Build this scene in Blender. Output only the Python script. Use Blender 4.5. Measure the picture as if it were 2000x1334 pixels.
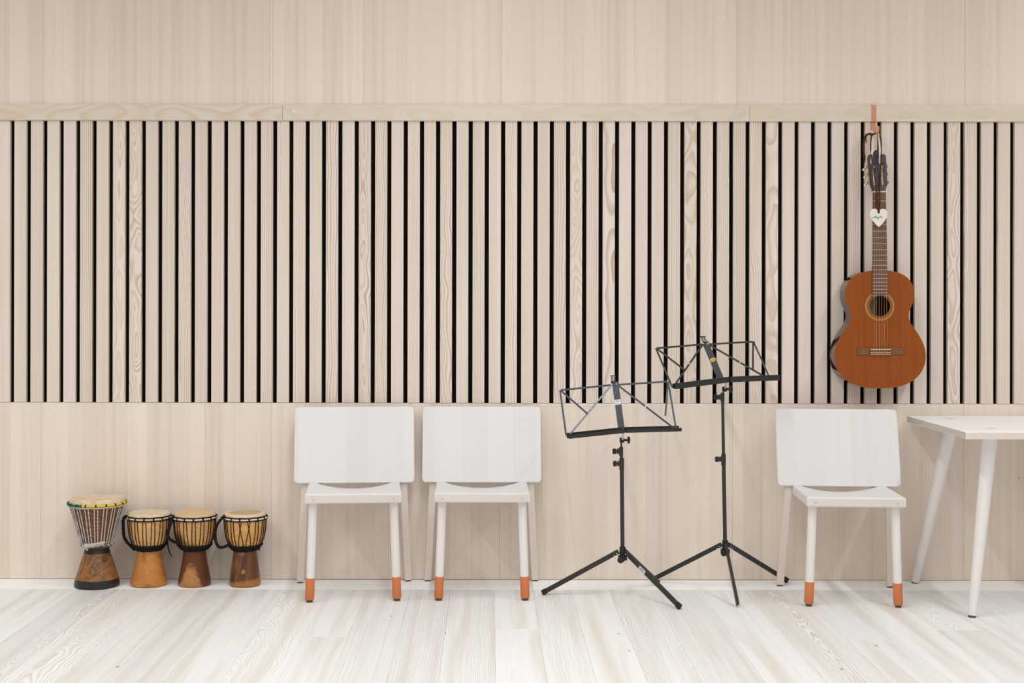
import bpy, bmesh, math, random
from mathutils import Vector, Matrix

# ------------------------------------------------------------------ camera, light, exposure
for o in list(bpy.data.objects):
    bpy.data.objects.remove(o)
scene = bpy.context.scene
COL = scene.collection

FW, FH = 2000.0, 1334.0
DIST = 5.8                      # camera to wall face
S0 = 455.0                      # pixels per metre on the wall face
F = DIST * S0                   # focal length in pixels
VX, VY = 955.0, 588.0           # vanishing point of the floor boards
CAMZ = 1.196
ROLL = math.radians(0.10)

cam_d = bpy.data.cameras.new('camera')
cam = bpy.data.objects.new('camera', cam_d)
COL.objects.link(cam)
cam_d.sensor_fit = 'HORIZONTAL'
cam_d.sensor_width = 36.0
cam_d.lens = 36.0 * F / FW
cam_d.shift_x = (FW / 2 - VX) / FW
cam_d.shift_y = -(FH / 2 - VY) / FW
cam.location = (0, -DIST, CAMZ)
cam.rotation_euler = (Matrix.Rotation(math.radians(90), 3, 'X') @ Matrix.Rotation(ROLL, 3, 'Z')).to_euler()
cam_d.clip_start = 0.05
scene.camera = cam

world = bpy.data.worlds.new('world')
scene.world = world
world.use_nodes = True
wb = world.node_tree.nodes['Background']
wb.inputs['Color'].default_value = (1.0, 0.885, 0.735, 1)
wb.inputs['Strength'].default_value = 0.41

def lamp(name, kind, loc, energy, target=None, color=(1, 1, 1), **kw):
    d = bpy.data.lights.new(name, kind)
    d.energy = energy
    d.color = color
    for k, v in kw.items():
        setattr(d, k, v)
    o = bpy.data.objects.new(name, d)
    COL.objects.link(o)
    o.location = loc
    if target is not None:
        o.rotation_euler = (Vector(target) - Vector(loc)).to_track_quat('-Z', 'Y').to_euler()
    return o

# three long narrow ceiling lamps running out from the wall into the room
for lx in (-2.75, 0.0, 2.8):
    lamp('linear_ceiling_lamp', 'AREA', (lx, -2.3, 3.3), 32.5, color=(0.97, 0.99, 1.0), shape='RECTANGLE', size=0.05, size_y=2.5, spread=math.radians(142))
# added wide soft fill light from the room side, not an actual fixture
lamp('soft_fill_light', 'AREA', (0.0, -5.6, 3.5), 76.0, (0.0, -1.6, 0.0),
     color=(0.95, 0.98, 1.0), shape='RECTANGLE', size=7.0, size_y=2.4)

vs = scene.view_settings
vs.view_transform = 'Standard'
vs.look = 'None'
vs.exposure = 0.0
vs.gamma = 1.0
vs.use_curve_mapping = False

# ------------------------------------------------------------------ helpers
def P(px, py, y=0.0):
    """world point seen at photo pixel (px, py) at distance y from the wall face (negative = into the room)"""
    dx, dy = px - VX, py - VY
    c, s = math.cos(-ROLL), math.sin(-ROLL)
    dx, dy = dx * c - dy * s, dx * s + dy * c
    d = DIST + y
    return Vector((dx * d / F, y, CAMZ - dy * d / F))

def lin(r, g, b):
    def f(v):
        v /= 255.0
        return v / 12.92 if v <= 0.04045 else ((v + 0.055) / 1.055) ** 2.4
    return (f(r), f(g), f(b), 1.0)

class MB:
    """collects geometry for ONE mesh object"""
    def __init__(self):
        self.v, self.f = [], []
    def add(self, verts, faces):
        n = len(self.v)
        self.v += [tuple(p) for p in verts]
        self.f += [tuple(i + n for i in f) for f in faces]
        return self
    def box(self, c, s, rot=None):
        c = Vector(c)
        vs_ = []
        for dz in (-.5, .5):
            for dx, dy in ((-.5, -.5), (.5, -.5), (.5, .5), (-.5, .5)):
                p = Vector((dx * s[0], dy * s[1], dz * s[2]))
                if rot is not None:
                    p = rot @ p
                vs_.append(c + p)
        return self.add(vs_, [(3, 2, 1, 0), (4, 5, 6, 7), (0, 1, 5, 4), (1, 2, 6, 5), (2, 3, 7, 6), (3, 0, 4, 7)])
    def bar(self, a, b, w, h, up=(0, 0, 1), w2=None, h2=None):
        """rectangular bar a->b; h along up, w across"""
        a, b = Vector(a), Vector(b)
        t = (b - a).normalized()
        side = t.cross(Vector(up))
        if side.length < 1e-5:
            side = t.cross(Vector((1, 0, 0)))
        side.normalize()
        u = side.cross(t).normalized()
        w2 = w if w2 is None else w2
        h2 = h if h2 is None else h2
        vs_ = []
        for p, ww, hh in ((a, w, h), (b, w2, h2)):
            for i, j in ((-.5, -.5), (.5, -.5), (.5, .5), (-.5, .5)):
                vs_.append(p + side * (ww * i) + u * (hh * j))
        return self.add(vs_, [(0, 1, 2, 3), (7, 6, 5, 4), (0, 4, 5, 1), (1, 5, 6, 2), (2, 6, 7, 3), (3, 7, 4, 0)])
    def tube(self, pts, r, seg=8, closed=False, caps=True, flat=1.0, up=None):
        pts = [Vector(p) for p in pts]
        n = len(pts)
        rs = r if isinstance(r, (list, tuple)) else [r] * n
        rings = []
        prev = None
        for i in range(n):
            if closed:
                t = pts[(i + 1) % n] - pts[i - 1]
            else:
                t = pts[min(i + 1, n - 1)] - pts[max(i - 1, 0)]
            t.normalize()
            if up is not None:
                a = t.cross(Vector(up))
                if a.length < 1e-6:
                    a = t.orthogonal()
            elif prev is None:
                a = t.orthogonal()
            else:
                a = prev - t * prev.dot(t)
                if a.length < 1e-6:
                    a = t.orthogonal()
            a.normalize()
            prev = a
            b = t.cross(a)
            rings.append([pts[i] + a * (rs[i] * math.cos(2 * math.pi * k / seg)) + b * (rs[i] * flat * math.sin(2 * math.pi * k / seg)) for k in range(seg)])
        vs_ = [p for ring in rings for p in ring]
        fs = []
        m = n if closed else n - 1
        for i in range(m):
            j = (i + 1) % n
            for k in range(seg):
                l = (k + 1) % seg
                fs.append((i * seg + k, i * seg + l, j * seg + l, j * seg + k))
        if caps and not closed:
            fs.append(tuple(range(seg - 1, -1, -1)))
            fs.append(tuple((n - 1) * seg + k for k in range(seg)))
        return self.add(vs_, fs)
    def cyl(self, a, b, r, seg=16, r2=None):
        return self.tube([a, b], [r, r if r2 is None else r2], seg)
    def lathe(self, prof, seg=40, c=(0, 0, 0), cap0=True, cap1=True):
        c = Vector(c)
        vs_, fs = [], []
        for (r, z) in prof:
            for k in range(seg):
                a = 2 * math.pi * k / seg
                vs_.append(c + Vector((r * math.cos(a), r * math.sin(a), z)))
        for i in range(len(prof) - 1):
            for k in range(seg):
                l = (k + 1) % seg
                fs.append((i * seg + k, i * seg + l, (i + 1) * seg + l, (i + 1) * seg + k))
        if cap0:
            fs.append(tuple(range(seg - 1, -1, -1)))
        if cap1:
            fs.append(tuple((len(prof) - 1) * seg + k for k in range(seg)))
        return self.add(vs_, fs)
    def prism(self, poly, y0, y1, f=lambda x, y, z: (x, y, z)):
        """poly: (x, z) outline, extruded from y0 to y1"""
        n = len(poly)
        vs_ = [Vector(f(x, y0, z)) for x, z in poly] + [Vector(f(x, y1, z)) for x, z in poly]
        fs = [tuple(range(n)), tuple(range(2 * n - 1, n - 1, -1))]
        for i in range(n):
            j = (i + 1) % n
            fs.append((i, i + n, j + n, j))
        return self.add(vs_, fs)
    def ball(self, c, r, seg=12, rings=8, sc=(1, 1, 1)):
        c = Vector(c)
        vs_ = [c + Vector((0, 0, -r * sc[2]))]
        for i in range(1, rings):
            a = -math.pi / 2 + math.pi * i / rings
            for k in range(seg):
                b = 2 * math.pi * k / seg
                vs_.append(c + Vector((r * sc[0] * math.cos(a) * math.cos(b), r * sc[1] * math.cos(a) * math.sin(b), r * sc[2] * math.sin(a))))
        vs_.append(c + Vector((0, 0, r * sc[2])))
        fs = []
        for k in range(seg):
            l = (k + 1) % seg
            fs.append((0, 1 + l, 1 + k))
            for i in range(rings - 2):
                fs.append((1 + i * seg + k, 1 + i * seg + l, 1 + (i + 1) * seg + l, 1 + (i + 1) * seg + k))
            fs.append((1 + (rings - 2) * seg + k, 1 + (rings - 2) * seg + l, len(vs_) - 1))
        return self.add(vs_, fs)
    def mesh(self, name, smooth=None):
        me = bpy.data.meshes.new(name)
        me.from_pydata(self.v, [], self.f)
        bm = bmesh.new()
        bm.from_mesh(me)
        bmesh.ops.recalc_face_normals(bm, faces=bm.faces)
        bm.to_mesh(me)
        bm.free()
        if smooth:
            me.shade_smooth()
            me.set_sharp_from_angle(angle=math.radians(smooth))
        return me
    def build(self, name, mat, parent=None, smooth=None, bevel=None, loc=None, rot=None, **props):
        me = self.mesh(name, smooth)
        return link(name, me, mat, parent, bevel, loc, rot, **props)

def link(name, me, mat, parent=None, bevel=None, loc=None, rot=None, **props):
    if not me.materials:
        me.materials.append(mat)
    o = bpy.data.objects.new(name, me)
    COL.objects.link(o)
    if parent is not None:
        o.parent = parent
    if loc is not None:
        o.location = loc
    if rot is not None:
        o.rotation_euler = rot
    if bevel:
        m = o.modifiers.new('bevel', 'BEVEL')
        m.width = bevel
        m.segments = 2
        m.limit_method = 'ANGLE'
        m.angle_limit = math.radians(35)
    for k, v in props.items():
        o[k] = v
    return o

def empty(name, loc=(0, 0, 0), rz=0.0):
    o = bpy.data.objects.new(name, None)
    COL.objects.link(o)
    o.location = loc
    o.rotation_euler = (0, 0, rz)
    o.empty_display_size = 0.05
    return o

def tag(o, label, cat=None, group=None, kind=None):
    if label:
        o['label'] = label
    if cat:
        o['category'] = cat
    if group:
        o['group'] = group
    if kind:
        o['kind'] = kind
    return o

def copy_tree(o, parent=None):
    c = o.copy()
    COL.objects.link(c)
    c.parent = parent
    for ch in [x for x in bpy.data.objects if x.parent == o]:
        copy_tree(ch, c)
    return c

def text_mesh(body, size, name, shear=0.0, align='CENTER', space=1.0):
    cu = bpy.data.curves.new(name, 'FONT')
    cu.body = body
    cu.size = size
    cu.align_x = align
    cu.align_y = 'CENTER'
    cu.shear = shear
    cu.space_character = space
    cu.extrude = 0.00008
    t = bpy.data.objects.new('tmp_text', cu)
    COL.objects.link(t)
    dg = bpy.context.evaluated_depsgraph_get()
    me = bpy.data.meshes.new_from_object(t.evaluated_get(dg))
    bpy.data.objects.remove(t)
    bpy.data.curves.remove(cu)
    me.name = name
    me.materials.clear()
    return me

# ------------------------------------------------------------------ materials
class NT:
    def __init__(self, name):
        self.m = bpy.data.materials.new(name)
        self.m.use_nodes = True
        self.t = self.m.node_tree
        self.bsdf = self.t.nodes['Principled BSDF']
    def n(self, kind, **kw):
        x = self.t.nodes.new(kind)
        for k, v in kw.items():
            setattr(x, k, v)
        return x
    def put(self, sock, v):
        if isinstance(v, bpy.types.NodeSocket):
            self.t.links.new(v, sock)
        elif v is not None:
            sock.default_value = v
    def math(self, op, a, b=None, c=None, clamp=False):
        x = self.n('ShaderNodeMath', operation=op)
        x.use_clamp = clamp
        self.put(x.inputs[0], a)
        self.put(x.inputs[1], b)
        self.put(x.inputs[2], c)
        return x.outputs[0]
    def add(self, a, b): return self.math('ADD', a, b)
    def mul(self, a, b): return self.math('MULTIPLY', a, b)
    def sub(self, a, b): return self.math('SUBTRACT', a, b)
    def comb(self, x, y, z):
        c = self.n('ShaderNodeCombineXYZ')
        for i, v in enumerate((x, y, z)):
            self.put(c.inputs[i], v)
        return c.outputs[0]
    def attr(self, name):
        a = self.n('ShaderNodeAttribute', attribute_type='OBJECT', attribute_name=name)
        return a.outputs['Fac']
    def objco(self):
        tc = self.n('ShaderNodeTexCoord')
        s = self.n('ShaderNodeSeparateXYZ')
        self.t.links.new(tc.outputs['Object'], s.inputs[0])
        return tc.outputs['Object'], s.outputs[0], s.outputs[1], s.outputs[2]
    def noise(self, vec, scale=1.0, detail=2.0, rough=0.5, dist=0.0):
        x = self.n('ShaderNodeTexNoise')
        self.put(x.inputs['Vector'], vec)
        x.inputs['Scale'].default_value = scale
        x.inputs['Detail'].default_value = detail
        x.inputs['Roughness'].default_value = rough
        x.inputs['Distortion'].default_value = dist
        return x.outputs[0]
    def ramp(self, fac, stops, interp='LINEAR'):
        r = self.n('ShaderNodeValToRGB')
        r.color_ramp.interpolation = interp
        el = r.color_ramp.elements
        while len(el) < len(stops):
            el.new(0.5)
        for e, (p, c) in zip(el, stops):
            e.position = p
            e.color = c if isinstance(c, (tuple, list)) else (c, c, c, 1)
        self.put(r.inputs[0], fac)
        return r.outputs[0]
    def mix(self, fac, a, b, blend='MIX'):
        x = self.n('ShaderNodeMix', data_type='RGBA', blend_type=blend)
        x.clamp_factor = True
        self.put(x.inputs[0], fac)
        self.put(x.inputs[6], a)
        self.put(x.inputs[7], b)
        return x.outputs[2]
    def mapr(self, v, a, b, c, d, clamp=True):
        x = self.n('ShaderNodeMapRange')
        x.clamp = clamp
        for i, q in enumerate((v, a, b, c, d)):
            self.put(x.inputs[i], q)
        return x.outputs[0]
    def bump(self, h, strength=0.2, dist=0.001):
        b = self.n('ShaderNodeBump')
        b.inputs['Strength'].default_value = strength
        b.inputs['Distance'].default_value = dist
        self.put(b.inputs['Height'], h)
        self.t.links.new(b.outputs[0], self.bsdf.inputs['Normal'])
    def out(self, color, rough=0.5, spec=0.4, metal=0.0, coat=0.0):
        self.put(self.bsdf.inputs['Base Color'], color)
        self.put(self.bsdf.inputs['Roughness'], rough)
        self.bsdf.inputs['Specular IOR Level'].default_value = spec
        self.bsdf.inputs['Metallic'].default_value = metal
        self.bsdf.inputs['Coat Weight'].default_value = coat
        self.bsdf.inputs['Coat Roughness'].default_value = 0.06
        return self.m

def plain(name, rgb, rough=0.5, spec=0.4, metal=0.0, coat=0.0, var=0.05, scale=60):
    n = NT(name)
    co, x, y, z = n.objco()
    k = n.noise(co, scale, 3)
    c = n.mix(n.mapr(k, .3, .7, 0, 1), tuple(v * (1 - var) for v in lin(*rgb)[:3]) + (1,), tuple(min(1, v * (1 + var)) for v in lin(*rgb)[:3]) + (1,))
    return n.out(c, rough, spec, metal, coat)

def ring_wood(name, light, dark, warm, axis, rough=0.6, spec=0.3, knots=False, fibre=70.0, streak=.55):
    """sawn softwood: growth rings around a pith line given per piece by object properties
    seed, pu, pv (pith position across / behind the face), tilt, warp, ring (ring width), con (ring contrast), tone"""
    n = NT(name)
    co, x, y, z = n.objco()
    u, v, w = {'z': (x, y, z), 'y': (x, z, y), 'x': (z, y, x)}[axis]
    seed = n.attr('seed')
    ring, con, tone = n.attr('ring'), n.attr('con'), n.attr('tone')
    n1 = n.noise(n.comb(n.add(n.mul(u, 7), seed), n.mul(v, 7), n.add(n.mul(w, 2.6), seed)), 1, 2)
    n2 = n.noise(n.comb(n.add(n.mul(u, 5), n.add(seed, 9.3)), n.mul(v, 5), n.add(n.mul(w, 3.8), seed)), 1, 1)
    warp = n.attr('warp')
    du = n.mul(n.sub(n1, .5), warp)
    dv = n.mul(n.sub(n2, .5), warp)
    a = n.add(n.sub(u, n.attr('pu')), du)
    b = n.add(n.add(n.sub(v, n.attr('pv')), n.mul(w, n.attr('tilt'))), dv)
    r = n.math('SQRT', n.add(n.mul(a, a), n.mul(b, b)))
    fine = n.noise(n.comb(n.add(n.mul(u, fibre * 3), seed), n.mul(v, fibre * 3), n.mul(w, 3.0)), 1, 2, .6)
    ph = n.add(n.math('DIVIDE', r, ring), n.mul(fine, .12))
    f = n.math('FRACT', ph)
    m = n.ramp(f, [(0, 0), (.30, .04), (.70, .72), (.86, 1.0), (1.0, 0)], 'EASE')
    yr = n.noise(n.comb(n.math('FLOOR', ph), seed, 0), 3.7, 0)           # some years darker than others
    m = n.mul(m, n.mapr(yr, .25, .75, .45, 1.25, False))
    low = n.noise(n.comb(n.add(n.mul(u, 22), seed), n.mul(v, 22), n.add(n.mul(w, .9), seed)), 1, 2)
    c = n.mix(n.mul(m, con), light, dark)
    c = n.mix(n.mapr(low, .46, .72, 0, streak), c, warm)
    br = n.add(n.add(1.0, tone), n.mul(n.sub(fine, .5), .085))
    c = n.mix(1.0, c, n.comb(br, br, br), 'MULTIPLY')
    if knots:
        vo = n.n('ShaderNodeTexVoronoi', feature='F1')
        vo.inputs['Scale'].default_value = 1
        vo.inputs['Randomness'].default_value = 1
        n.put(vo.inputs['Vector'], n.comb(n.add(n.mul(u, 5.2), n.mul(seed, 3.0)), seed, n.add(n.mul(w, 2.1), seed)))
        k = n.mapr(vo.outputs['Distance'], .010, .038, 1, 0)
        c = n.mix(n.mul(k, .8), c, lin(150, 125, 105))
    n.bump(n.add(m, n.mul(fine, .5)), .08, .0006)
    return n.out(c, rough, spec)

def board_wood(name, light, dark, axis, width, rough=0.6, spec=0.3, con=.5, tvar=.07, ring=(.004, .009), cell_axis=None, knots=False, fa=.06, ba=.35):
    """edge-glued board panel: lamellas of slightly different tone, each with its own straight grain"""
    n = NT(name)
    co, x, y, z = n.objco()
    u, v, w = {'z': (x, y, z), 'x': (y, z, x)}[axis]
    if cell_axis is not None:
        cu = {'x': x, 'y': y, 'z': z}[cell_axis]
    else:
        cu = u
    seed = n.attr('seed')
    vo = n.n('ShaderNodeTexVoronoi', voronoi_dimensions='1D', feature='F1')
    vo.inputs['Scale'].default_value = 1
    vo.inputs['Randomness'].default_value = .75
    n.put(vo.inputs['W'], n.add(n.math('DIVIDE', cu, width), n.mul(seed, 1.37)))
    sp = n.n('ShaderNodeSeparateColor')
    n.t.links.new(vo.outputs['Color'], sp.inputs[0])
    r1, r2, r3 = sp.outputs[0], sp.outputs[1], sp.outputs[2]
    off = n.add(n.mul(r1, 31.0), seed)
    bend = n.noise(n.comb(n.add(n.mul(u, 6), off), off, n.add(n.mul(w, 1.3), off)), 1, 2)
    rw = n.mapr(r2, 0, 1, ring[0], ring[1])
    fine = n.noise(n.comb(n.add(n.mul(u, 260), off), n.mul(v, 260), n.mul(w, 2.2)), 1, 2, .6)
    band = n.noise(n.comb(n.add(n.mul(u, 34), off), n.mul(v, 34), n.add(n.mul(w, .5), off)), 1, 2)
    ph = n.add(n.math('DIVIDE', n.add(u, n.mul(n.sub(bend, .5), .055)), rw), n.add(off, n.mul(fine, .15)))
    f = n.math('FRACT', ph)
    m = n.ramp(f, [(0, 0), (.35, .05), (.75, .8), (.9, 1.0), (1.0, 0)], 'EASE')
    c = n.mix(n.mul(n.mul(m, n.mapr(r3, 0, 1, .15, 1.0)), n.mul(con, n.mapr(band, .3, .65, .25, 1.0))), light, dark)
    c = n.mix(n.mapr(band, .5, .8, 0, ba), c, dark)
    t = n.add(n.add(1.0, n.attr('tone')), n.add(n.mul(n.sub(r1, .5), tvar), n.mul(n.sub(fine, .5), fa)))
    c = n.mix(1.0, c, n.comb(t, n.add(t, n.mul(n.sub(r2, .5), tvar * .22)), n.add(t, n.mul(n.sub(r2, .5), tvar * .5))), 'MULTIPLY')
    if knots:
        vk = n.n('ShaderNodeTexVoronoi', feature='F1')
        vk.inputs['Scale'].default_value = 1
        n.put(vk.inputs['Vector'], n.comb(n.add(n.mul(u, 5.0), n.mul(seed, 2.1)), seed, n.add(n.mul(w, 3.4), seed)))
        kk = n.mapr(vk.outputs['Distance'], .008, .024, 1, 0)
        c = n.mix(n.mul(kk, .75), c, lin(128, 100, 78))
    n.bump(n.add(m, fine), .05, .0005)
    return n.out(c, rough, spec)

M = {}
M['slat'] = ring_wood('bleached_fir_slat', lin(232, 222, 213), lin(188, 164, 142), lin(216, 199, 183), 'z')
M['rail'] = ring_wood('bleached_fir_rail', lin(225, 213, 200), lin(205, 186, 167), lin(217, 201, 185), 'x')
M['plank'] = ring_wood('bleached_fir_floor', lin(240, 242, 245), lin(196, 187, 178), lin(219, 211, 201), 'y', rough=.5, spec=.35, knots=True, streak=.75)
M['panel'] = board_wood('bleached_fir_panel', lin(235, 223, 212), lin(206, 184, 163), 'z', .085, con=.36, tvar=.085, knots=True)
M['border'] = board_wood('bleached_fir_border', lin(253, 253, 254), lin(243, 240, 236), 'x', .3, con=.4, tvar=.03)
M['maple'] = board_wood('white_maple_upright', lin(227, 226, 227), lin(214, 208, 203), 'z', .105, rough=.5, con=.14, tvar=.06, ring=(.007, .016), fa=.02, ba=.18)
M['maple_seat'] = board_wood('white_maple_seat', lin(228, 227, 228), lin(214, 208, 205), 'z', .125, rough=.5, con=.25, tvar=.06, ring=(.007, .014), fa=.02, ba=.18)
M['maple_end'] = board_wood('maple_seat_end_grain', lin(222, 215, 212), lin(208, 199, 195), 'x', .125, rough=.6, con=.3, tvar=.07, ring=(.004, .009), cell_axis='x', fa=.03, ba=.3)
M['maple_leg'] = board_wood('white_maple_leg', lin(236, 233, 231), lin(224, 216, 208), 'z', .5, rough=.5, con=.14, tvar=.02, ring=(.004, .010), fa=.025, ba=.2)
M['maple_rear'] = board_wood('beige_maple_leg', lin(228, 218, 209), lin(212, 200, 188), 'z', .5, rough=.5, con=.35, tvar=.02, ring=(.004, .010))
M['maple_top'] = board_wood('white_maple_top', lin(250, 251, 254), lin(238, 236, 235), 'x', .12, rough=.45, con=.3, tvar=.04, ring=(.006, .014))
M['endgrain'] = plain('maple_end_grain', (205, 196, 190), .6, .2)
M['tenon'] = plain('tenon_end', (214, 210, 206), .6, .2)
M['edge_wood'] = plain('maple_long_edge', (226, 215, 206), .6, .2, var=.03, scale=30)
M['felt'] = plain('black_felt', (17, 16, 14), .95, .05)
M['dark_gap'] = plain('dark_recess', (88, 70, 55), .9, .1)
M['sock'] = plain('terracotta_rubber', (207, 126, 83), .75, .2, var=.05, scale=400)
M['glide'] = plain('grey_felt_glide', (92, 86, 82), .9, .1)
M['black'] = plain('black_paint', (44, 43, 42), .42, .45, var=.04)
M['black_rubber'] = plain('black_rubber', (36, 36, 37), .6, .35)
M['blue_grey'] = plain('blue_black_paint', (66, 70, 80), .30, .6, var=.04)
M['steel'] = plain('bright_steel', (214, 212, 208), .22, .5, metal=1.0)
M['white_sticker'] = plain('white_sticker', (222, 226, 232), .4, .4)
M['sticker_ink'] = plain('sticker_ink', (120, 132, 150), .5, .3)
M['gold_sticker'] = plain('gold_sticker', (212, 182, 86), .35, .5)
M['ink'] = plain('dark_print', (30, 26, 20), .6, .3)
M['plug'] = plain('pale_wood_plug', (226, 212, 196), .6, .3)
M['plug_light'] = plain('whiter_wood_plug', (236, 228, 217), .6, .3)

# ------------------------------------------------------------------ the wall
rnd = random.Random(7)
SLAT_T = 0.020
Z_SLAT0, Z_SLAT1 = 0.7585, 1.985
Z_RAIL0, Z_RAIL1 = 1.9685, 2.0365
X0W, X1W = -3.45, 3.75

wall = tag(empty('wall_back'), 'pale bleached wood wall with vertical slats over black felt', kind='structure')

MB().box(((X0W + X1W) / 2, SLAT_T + .01, (Z_SLAT0 + Z_SLAT1) / 2), (X1W - X0W, .02, 1.30)).build('felt_backing', M['felt'], wall)
MB().box(((X0W + X1W) / 2, .05, 1.5), (X1W - X0W, .03, 3.0)).build('wall_core', M['dark_gap'], wall)

# centres of the dark gaps as counted along the photograph (number, pixel)
anch = [(-22, -683.0), (0, 23.4), (15, 505.0), (17, 568.4), (24, 792.0), (33, 1077.5), (48, 1555.8), (50, 1620.2), (54, 1749.8), (56, 1814.4), (61, 1977.2), (85, 2754.0)]
def gap_px(i):
    for (a, pa), (b, pb) in zip(anch, anch[1:]):
        if i <= b:
            return pa + (pb - pa) * (i - a) / (b - a)
    return anch[-1][1]
GAPW = 0.0182
# hand-picked grain: slat number -> (pu, pv, tilt, warp, ring, con, tone); slat n lies left of gap n
special = {
    5: (.08, .02, 0, .010, .0085, .85, -.01), 7: (.004, .012, .012, .075, .0075, .55, .01),
    8: (.008, .016, .006, .16, .0085, .8, .015), 10: (.09, .03, 0, .010, .006, .95, -.03), 11: (.06, .04, .01, .05, .0055, .8, -.01),
    13: (-.07, .03, .004, .018, .0065, .75, .01), 16: (.09, .02, 0, .008, .0075, .95, -.01),
    20: (.05, .02, .004, .05, .011, .85, 0), 22: (-.004, .006, .010, .10, .0062, .95, 0), 23: (.06, .01, .01, .05, .009, .8, -.02),
    25: (-.05, .02, .003, .05, .0055, .7, .01), 26: (-.06, .03, 0, .03, .0075, .6, .02), 27: (.05, .03, .02, .09, .0075, .9, -.01),
    29: (.10, .03, 0, .01, .0065, .9, -.01), 31: (.05, .02, .01, .05, .0085, .65, .02), 34: (.04, .02, 0, .04, .010, .9, 0),
    35: (.0, .012, .008, .14, .0105, .55, .02), 36: (-.07, .03, 0, .018, .0085, .8, -.01), 37: (.012, .02, .0, .11, .022, .9, .0),
    41: (.10, .02, 0, .008, .0072, 1.0, -.01), 42: (.010, .018, .0, .15, .016, .95, 0), 43: (-.05, .03, .01, .05, .0055, .65, .01),
    44: (.06, .03, .01, .045, .0062, .85, -.02), 45: (.10, .03, 0, .008, .0075, .95, -.01), 46: (-.06, .03, .006, .05, .0068, .75, .01),
    47: (.008, .02, 0, .13, .020, .85, .02), 52: (.08, .02, 0, .012, .0075, .9, 0), 58: (.0, .010, .01, .14, .009, .85, 0),
    59: (.09, .02, 0, .01, .007, .8, -.02), 56: (-.08, .02, 0, .02, .006, .5, .01),
}
for i in range(-20, 84):
    xa = P(gap_px(i - 1), 500, 0).x + GAPW / 2
    xb = P(gap_px(i), 500, 0).x - GAPW / 2
    w = xb - xa
    h = Z_SLAT1 - Z_SLAT0
    b = .0012
    prof = [(-w / 2, SLAT_T), (-w / 2, b), (-w / 2 + b, 0), (w / 2 - b, 0), (w / 2, b), (w / 2, SLAT_T)]
    n_ = len(prof)
    vs_ = [(x, y, -h / 2) for x, y in prof] + [(x, y, h / 2) for x, y in prof]
    fs = [tuple(range(n_)), tuple(range(2 * n_ - 1, n_ - 1, -1))] + [(k, (k + 1) % n_, (k + 1) % n_ + n_, k + n_) for k in range(n_)]
    if i in special:
        pu, pv, tilt, warp, ring, con, tone = special[i]
    else:
        sgn = rnd.choice((-1, 1))
        pu, pv = sgn * rnd.uniform(.06, .16), rnd.uniform(-.05, .05)
        tilt, warp = rnd.uniform(-.006, .006), rnd.uniform(.006, .022)
        ring, con, tone = rnd.uniform(.0036, .0068), rnd.uniform(.25, .72), rnd.uniform(-.05, .035)
    MB().add(vs_, fs).build('slat', M['slat'], wall, loc=((xa + xb) / 2, 0, (Z_SLAT0 + Z_SLAT1) / 2),
                            seed=rnd.uniform(0, 60), pu=pu, pv=pv, tilt=tilt, warp=warp, ring=ring, con=con, tone=tone)

# flat board panels above and below the slats
def panels(joints, z0, z1, tones):
    for k in range(len(joints) - 1):
        a, b = joints[k] + .0003, joints[k + 1] - .0003
        MB().box((0, .0175, 0), (b - a, .035, z1 - z0)).build('panel', M['panel'], wall, bevel=.0003,
            loc=((a + b) / 2, 0, (z0 + z1) / 2), seed=rnd.uniform(0, 50), tone=tones[k % len(tones)])
jx = lambda px: P(px, 100, 0).x
panels([X0W, jx(-360), jx(85), jx(533.5), jx(979), jx(1439), jx(1884.5), jx(2330), X1W], 2.02, 3.0, [0, -.02, -.01, 0, .01, 0, -.01, 0])
jl = lambda px: P(px, 960, 0).x
panels([X0W, jl(-366), jl(79.5), jl(530), jl(975.5), jl(1431), jl(1883), jl(2330), X1W], .0014, Z_SLAT0 - .0015, [.01, .01, 0, .0, -.01, 0, 0, 0])

# rail along the top of the slats
trim = tag(empty('trim_1'), 'pale wood rail running along the top of the slats', kind='structure')
RAIL_Y = -.012
rj = [X0W, P(-361, 218, RAIL_Y).x, P(551.5, 218, RAIL_Y).x, P(1464.3, 218, RAIL_Y).x, P(2377, 218, RAIL_Y).x, X1W]
rails = []
for k in range(len(rj) - 1):
    a, b = rj[k] + .0003, rj[k + 1] - .0003
    h = Z_RAIL1 - Z_RAIL0
    o = MB().box((0, 0, 0), (b - a, .05, h)).build('rail_board', M['rail'], trim, bevel=.0022,
        loc=((a + b) / 2, RAIL_Y + .025, (Z_RAIL0 + Z_RAIL1) / 2 + (-.0004 if k == 1 else 0)), seed=11.7 * k + 3, pu=-.03 + .012 * k, pv=.05 + .02 * k, tilt=.004,
        warp=.05, ring=.0105, con=(.45, .5, .28, .3, .3)[k], tone=(0, .0, .0, .012, 0)[k])
    rails.append((a, b, o))
for k, px in enumerate((237, 528, 574, 863, 1151.5, 1441.7, 1488, 1777.5)):
    c = P(px, 217.3, RAIL_Y)
    for a, b, o in rails:
        if a < c.x < b:
            MB().cyl((0, -.0004, 0), (0, .004, 0), .0068, 20).build('plug', M['plug_light' if k == 2 else 'plug'], o,
                loc=(c.x - o.location.x, RAIL_Y - o.location.y, c.z - o.location.z))

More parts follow.
